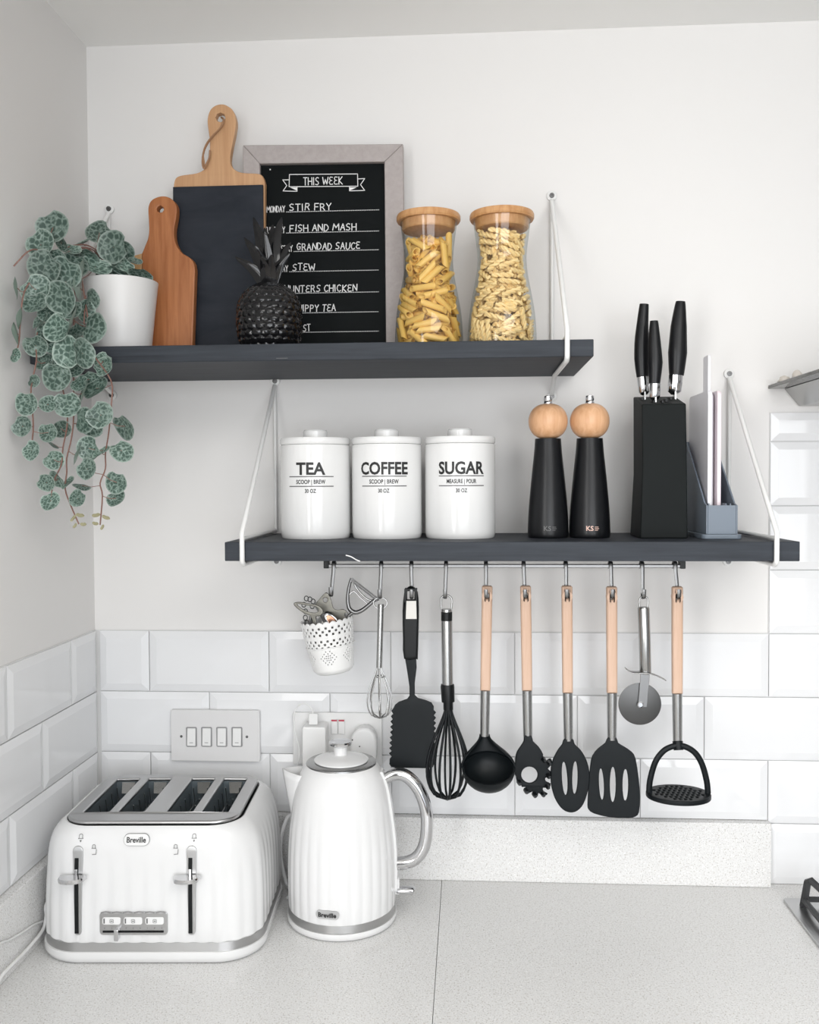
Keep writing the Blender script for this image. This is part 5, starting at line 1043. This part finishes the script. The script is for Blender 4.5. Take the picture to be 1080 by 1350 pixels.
tagit(MB().tube(cr([(.070, -.034, .012), (.036, -.036, .030), (.0234, -.10, .055), (.0234, -.19, .062)] + [(0.0268,-0.2476,0.0545),(0.0268,-0.2507,0.0363),(0.0268,-0.2605,0.0226),(0.0268,-0.2857,0.0190),(0.0268,-0.3184,0.0178),(0.0268,-0.3535,0.0187),(0.0268,-0.3809,0.0175)] + [(.0268, -.42, .004), (.0268, -.50, .003)], 5, False), .0026, 8).build('power_cord', M_white_plastic, smooth=60), 'white toaster cord dropping beside the toaster to the worktop edge by the left upstand', 'cable')
tagit(MB().tube(cr([(.060, -.028, .006), (.030, -.034, .008), (.0224, -.09, .012), (.0222, -.19, .026)] + [(0.0222,-0.2388,0.0273),(0.0222,-0.2778,0.0373),(0.0222,-0.3146,0.0437),(0.0222,-0.3473,0.0507),(0.0222,-0.3707,0.0575)] + [(.0222, -.44, .07), (.0222, -.50, .07)], 5, False), .0017, 8).build('power_cord', M_white_plastic, smooth=60), 'thin white cord lying higher up against the left upstand', 'cable')

# ---------------------------------------------------------------- kettle
KX, KY = .4360, -.1535
ke = thing('kettle', 'white fluted kettle with chrome handle, spout towards the toaster', 'kettle', (KX, KY, .0002))
def krings(prof, m=240, fl=30):
    vs, fs = [], []
    for r, z, d in prof:
        for i in range(m):
            a = 2*PI*i/m; rr = r-d*(1-abs(math.sin(PI*(i+.5)*fl/m))**.8) if d else r
            vs.append((rr*math.cos(a), rr*math.sin(a), z))
    n = len(prof)
    for j in range(n-1):
        for i in range(m): a_, b_ = j*m+i, j*m+(i+1) % m; fs.append((a_, b_, b_+m, a_+m))
    fs += [tuple(range(m-1, -1, -1)), tuple(range((n-1)*m, n*m))]
    return MB().add(vs, fs)
pb = krings([(.076, 0, 0), (.0805, .003, 0), (.0818, .008, 0), (.0815, .012, 0)]).build('power_base', M_appliance, ke, smooth=45, local=True)
krings([(.0800, .0125, 0), (.0795, .0235, 0)]).build('trim_band', M_trim, ke, smooth=45, local=True)
kp_ = [(.0790, .0235, .0), (.0800, .0255, .0012), (.0805, .05, .0014), (.0805, .08, .0014), (.0798, .105, .0013), (.0785, .125, .0011), (.0765, .145, .0008), (.0738, .163, .0004), (.0716, .180, .0001), (.0688, .196, 0), (.0645, .211, 0), (.0588, .2235, 0), (.0545, .2295, 0), (.0520, .2318, 0)]
krings(kp_).build('body', M_appliance, ke, smooth=28, local=True)
krings([(.0520, .2312, 0), (.0518, .2340, 0), (.0505, .2350, 0)]).build('lid_rim', M_steel, ke, smooth=45, local=True)
lid = MB().lathe([(0, .2352), (.0385, .2352), (.0402, .2365), (.0402, .2380), (.0380, .2395), (.03, .2420), (.018, .2445), (0, .2450)], (0, 0, 0), 56).build('lid', M_appliance, ke, smooth=40, local=True)
MB().lathe([(0, .244), (.0098, .244), (.0098, .256), (.0098, .257), (0, .257)], (-.001, 0, 0), 32).build('knob_stem', M_appliance, lid, smooth=35, local=True)
MB().lathe([(0, .2568), (.0115, .2568), (.0168, .2600), (.0172, .2625), (.0155, .2645), (0, .2655)], (-.001, 0, 0), 40).build('knob_cap', M_chrome, lid, smooth=35, local=True)
# spout
def kr(z): return float(np.interp(z, [p[1] for p in kp_], [p[0] for p in kp_]))
vs = []; nn = 9
for j, (z, ext, hw) in enumerate(((.150, .000, .004), (.165, .0035, .012), (.180, .0085, .0185), (.195, .0145, .0235), (.208, .0205, .0265), (.2185, .0270, .0275))):
    for i in range(nn):
        u = i/(nn-1)*2-1; y_ = hw*u; ang = y_/kr(z); base_ = kr(z)-.004; xx = -(math.sqrt(max(base_**2-y_**2, 0))+(ext+.004)*(1-abs(u)**1.4))
        vs.append((xx, y_, z+(.0045*(1-abs(u)) if j == 5 else 0)))
fs = [(j*nn+i, j*nn+i+1, (j+1)*nn+i+1, (j+1)*nn+i) for j in range(5) for i in range(nn-1)]
MB().add(vs, fs).build('spout', M_appliance, ke, smooth=60, local=True, solid=.0022)
# handle
b = MB(); Hp = [(.066, 0, .2105), (.078, 0, .2160), (.094, 0, .2150), (.109, 0, .2030), (.120, 0, .184), (.1265, 0, .160), (.1270, 0, .132), (.1225, 0, .108), (.112, 0, .0920), (.098, 0, .0845), (.0775, 0, .0815)]
b.tube(cr(Hp, 5, False), [.0094]*51, 18); b.build('handle', M_chrome, ke, smooth=60, local=True)
b = MB(); q = [(kr(z)+.0012, z) for z in np.linspace(.045, .222, 20)]; vs = []
for x_, z in q: vs += [(x_-.004, -.012, z), (x_+.0015, -.009, z), (x_+.0015, .009, z), (x_-.004, .012, z)]
b.add(vs, [(i*4+k, i*4+k+1, i*4+k+5, i*4+k+4) for i in range(19) for k in range(3)]+[(3, 2, 1, 0), (76, 77, 78, 79)]).build('handle_plate', M_appliance, ke, smooth=35, local=True)
b = MB(); b.tube([(.082, 0, .0420), (.090, 0, .0425), (.106, 0, .0420), (.1075, 0, .0415)], [.0046, .0056, .0060, .0048], 14, flat=1.4); b.build('switch_lever', M_chrome, ke, smooth=40, local=True)
MB().box(.078, .086, -.004, .004, .037, .060).build('lever_mount', M_appliance, ke, local=True, bevel=.001)
ka = -PI/2-.125; rb2 = .0805
def kmap(r, zc): return lambda x, y, c: ((r+.0)*math.cos(ka+x/r)-0, r*math.sin(ka+x/r), zc+y)
def kplate(hx, hz, rr, r, name, m, par):
    n = 24; o = rrect(0, 0, hx, hz, rr, 5); vs = [((r)*math.cos(ka+x_/r), r*math.sin(ka+x_/r), .0400+z_) for x_, z_ in o] ; 
    vin = [((r-.002)*math.cos(ka+x_/r), (r-.002)*math.sin(ka+x_/r), .0400+z_) for x_, z_ in o]; k = len(o)
    return MB().add(vs+vin, [tuple(range(k))]+[(i, (i+1) % k, (i+1) % k+k, i+k) for i in range(k)]).build(name, m, par, local=True)
kb_ = kplate(.0172, .0062, .0058, .0822, 'badge', mat('badge_grey', (.46, .46, .46), .35), ke)
MB().text('Breville', .0062, kmap(.0830, .0372), .0265, .030).build('badge_lettering', M_ink, kb_, local=True)
tagit(MB().tube(cr([(0.4592,-0.0600,0.2048),(0.4554,-0.0500,0.1711),(0.4446,-0.0450,0.1077),(0.4074,-0.0450,0.0576),(0.3592,-0.0500,0.0956),(0.3403,-0.0600,0.1174),(0.3312,-0.0700,0.1026),(0.3261,-0.0700,0.0781),(0.3270,-0.0700,0.0476),(0.3332,-0.0600,0.0067)]+[(.345, -.085, .008), (.3445, -.105, .0045)], 5, False), .0030, 8).build('power_cord', M_white_plastic, smooth=60), 'white kettle cord looping down behind the kettle', 'cable')

# ---------------------------------------------------------------- hob and hood
hb = thing('gas_hob', 'stainless steel gas hob at the right edge of the worktop', 'hob', (1.4, -.32, .0002))
hx0 = 1.1085
MB().sheet(rrect(hx0+.29, -.320, .29, .255, .006), [], .0045, .001, mp=lambda a, b_, c: (a, b_, .0026+c)).build('hob_plate', M_trim, hb, smooth=40)
for (bx_, by_) in ((1.25, -.2), (1.25, -.45), (1.52, -.2), (1.52, -.45)):
    q = MB().lathe([(0, .005), (.05, .005), (.048, .009), (.035, .011), (.034, .02), (0, .02)], (bx_, by_, 0), 32).build('burner', M_steel, hb, smooth=35)
    MB().lathe([(0, .02), (.031, .02), (.033, .023), (.031, .028), (0, .03)], (bx_, by_, 0), 32).build('burner_cap', M_iron, q, smooth=35)
for gy0, gy1 in ((-.32, -.094),):
  for gx0, gx1 in ((1.130, 1.375),):
    gr = thing('pan_support', 'black cast iron pan support at the back left of the hob', 'pan support', ((gx0+gx1)/2, (gy0+gy1)/2, .005))
    b = MB(); r_ = .0045
    for y_ in (gy0, gy1): b.tube([(gx0, y_, .016), (gx1, y_, .016)], r_, 6)
    for x_ in (gx0, gx1): b.tube([(x_, gy0, .016), (x_, gy1, .016)], r_, 6)
    b.build('ring_frame', M_iron, gr, smooth=30)
    cxg, cyg = (gx0+gx1)/2, (gy0+gy1)/2
    for (x_, y_) in ((gx0, gy0), (gx1, gy0), (gx0, gy1), (gx1, gy1)):
        d = Vector((cxg-x_, cyg-y_, 0)).normalized()
        b = MB(); b.tube([(x_, y_, .0055), (x_+d.x*.006, y_+d.y*.006, .045), (x_+d.x*.010, y_+d.y*.010, .0485), (x_+d.x*.046, y_+d.y*.046, .026), (x_+d.x*.080, y_+d.y*.080, .022)], [.0062, .0056, .0054, .0054, .004], 6); b.build('prong', M_iron, gr, smooth=30)

hd = thing('cooker_hood', 'smoked glass and steel cooker hood above the hob', 'hood', (1.42, 0, .765))
hz = .7945
MB().box(1.1015, 1.75, -.46, -.001, hz, hz+.006).build('glass_canopy', M_hoodglass, hd, bevel=.0015)
v0 = [(1.1265, -.44), (1.725, -.44), (1.725, -.002), (1.1265, -.002)]; v1 = [(1.1495, -.40), (1.70, -.40), (1.70, -.002), (1.1495, -.002)]
MB().add([(x_, y_, hz-.0005) for x_, y_ in v0]+[(x_, y_, .7665) for x_, y_ in v1], [(0, 1, 2, 3), (7, 6, 5, 4)]+[(i, i+4, (i+1) % 4+4, (i+1) % 4) for i in range(4)]).build('steel_body', M_steel, hd, bevel=.001)
MB().box(1.32, 1.52, -.25, -.001, hz+.006, RZ1).build('chimney', M_steel, hd, bevel=.001)
_l = [(1.1103,0.8031),(1.1227,0.8076)]
lp = thing('cloth', 'small crumpled pale cloth lying on the corner of the hood', 'cloth', (_l[0][0], -.06, hz+.006))
for k, (x_, z_) in enumerate(_l):
    m_ = MB(); n1, n2 = 12, 8; vs, fs = [], []
    for j in range(n2+1):
        for i in range(n1):
            a = 2*PI*i/n1; ph = PI/2*j/n2*1.0; r0 = (.0085 if k == 0 else .0080)*(1+.14*math.sin(3*a+j+k)); hh = .009 if k == 0 else .0155
            vs.append((x_+r0*math.cos(ph)*math.cos(a), -.05-.02*k+r0*1.3*math.cos(ph)*math.sin(a), hz+.0062+hh*math.sin(ph)))
    for j in range(n2):
        for i in range(n1): a_, b_ = j*n1+i, j*n1+(i+1) % n1; fs.append((a_, b_, b_+n1, a_+n1))
    m_.add(vs, fs).build('fold', M_pale, lp, smooth=60)
print('pasta', ROOT)
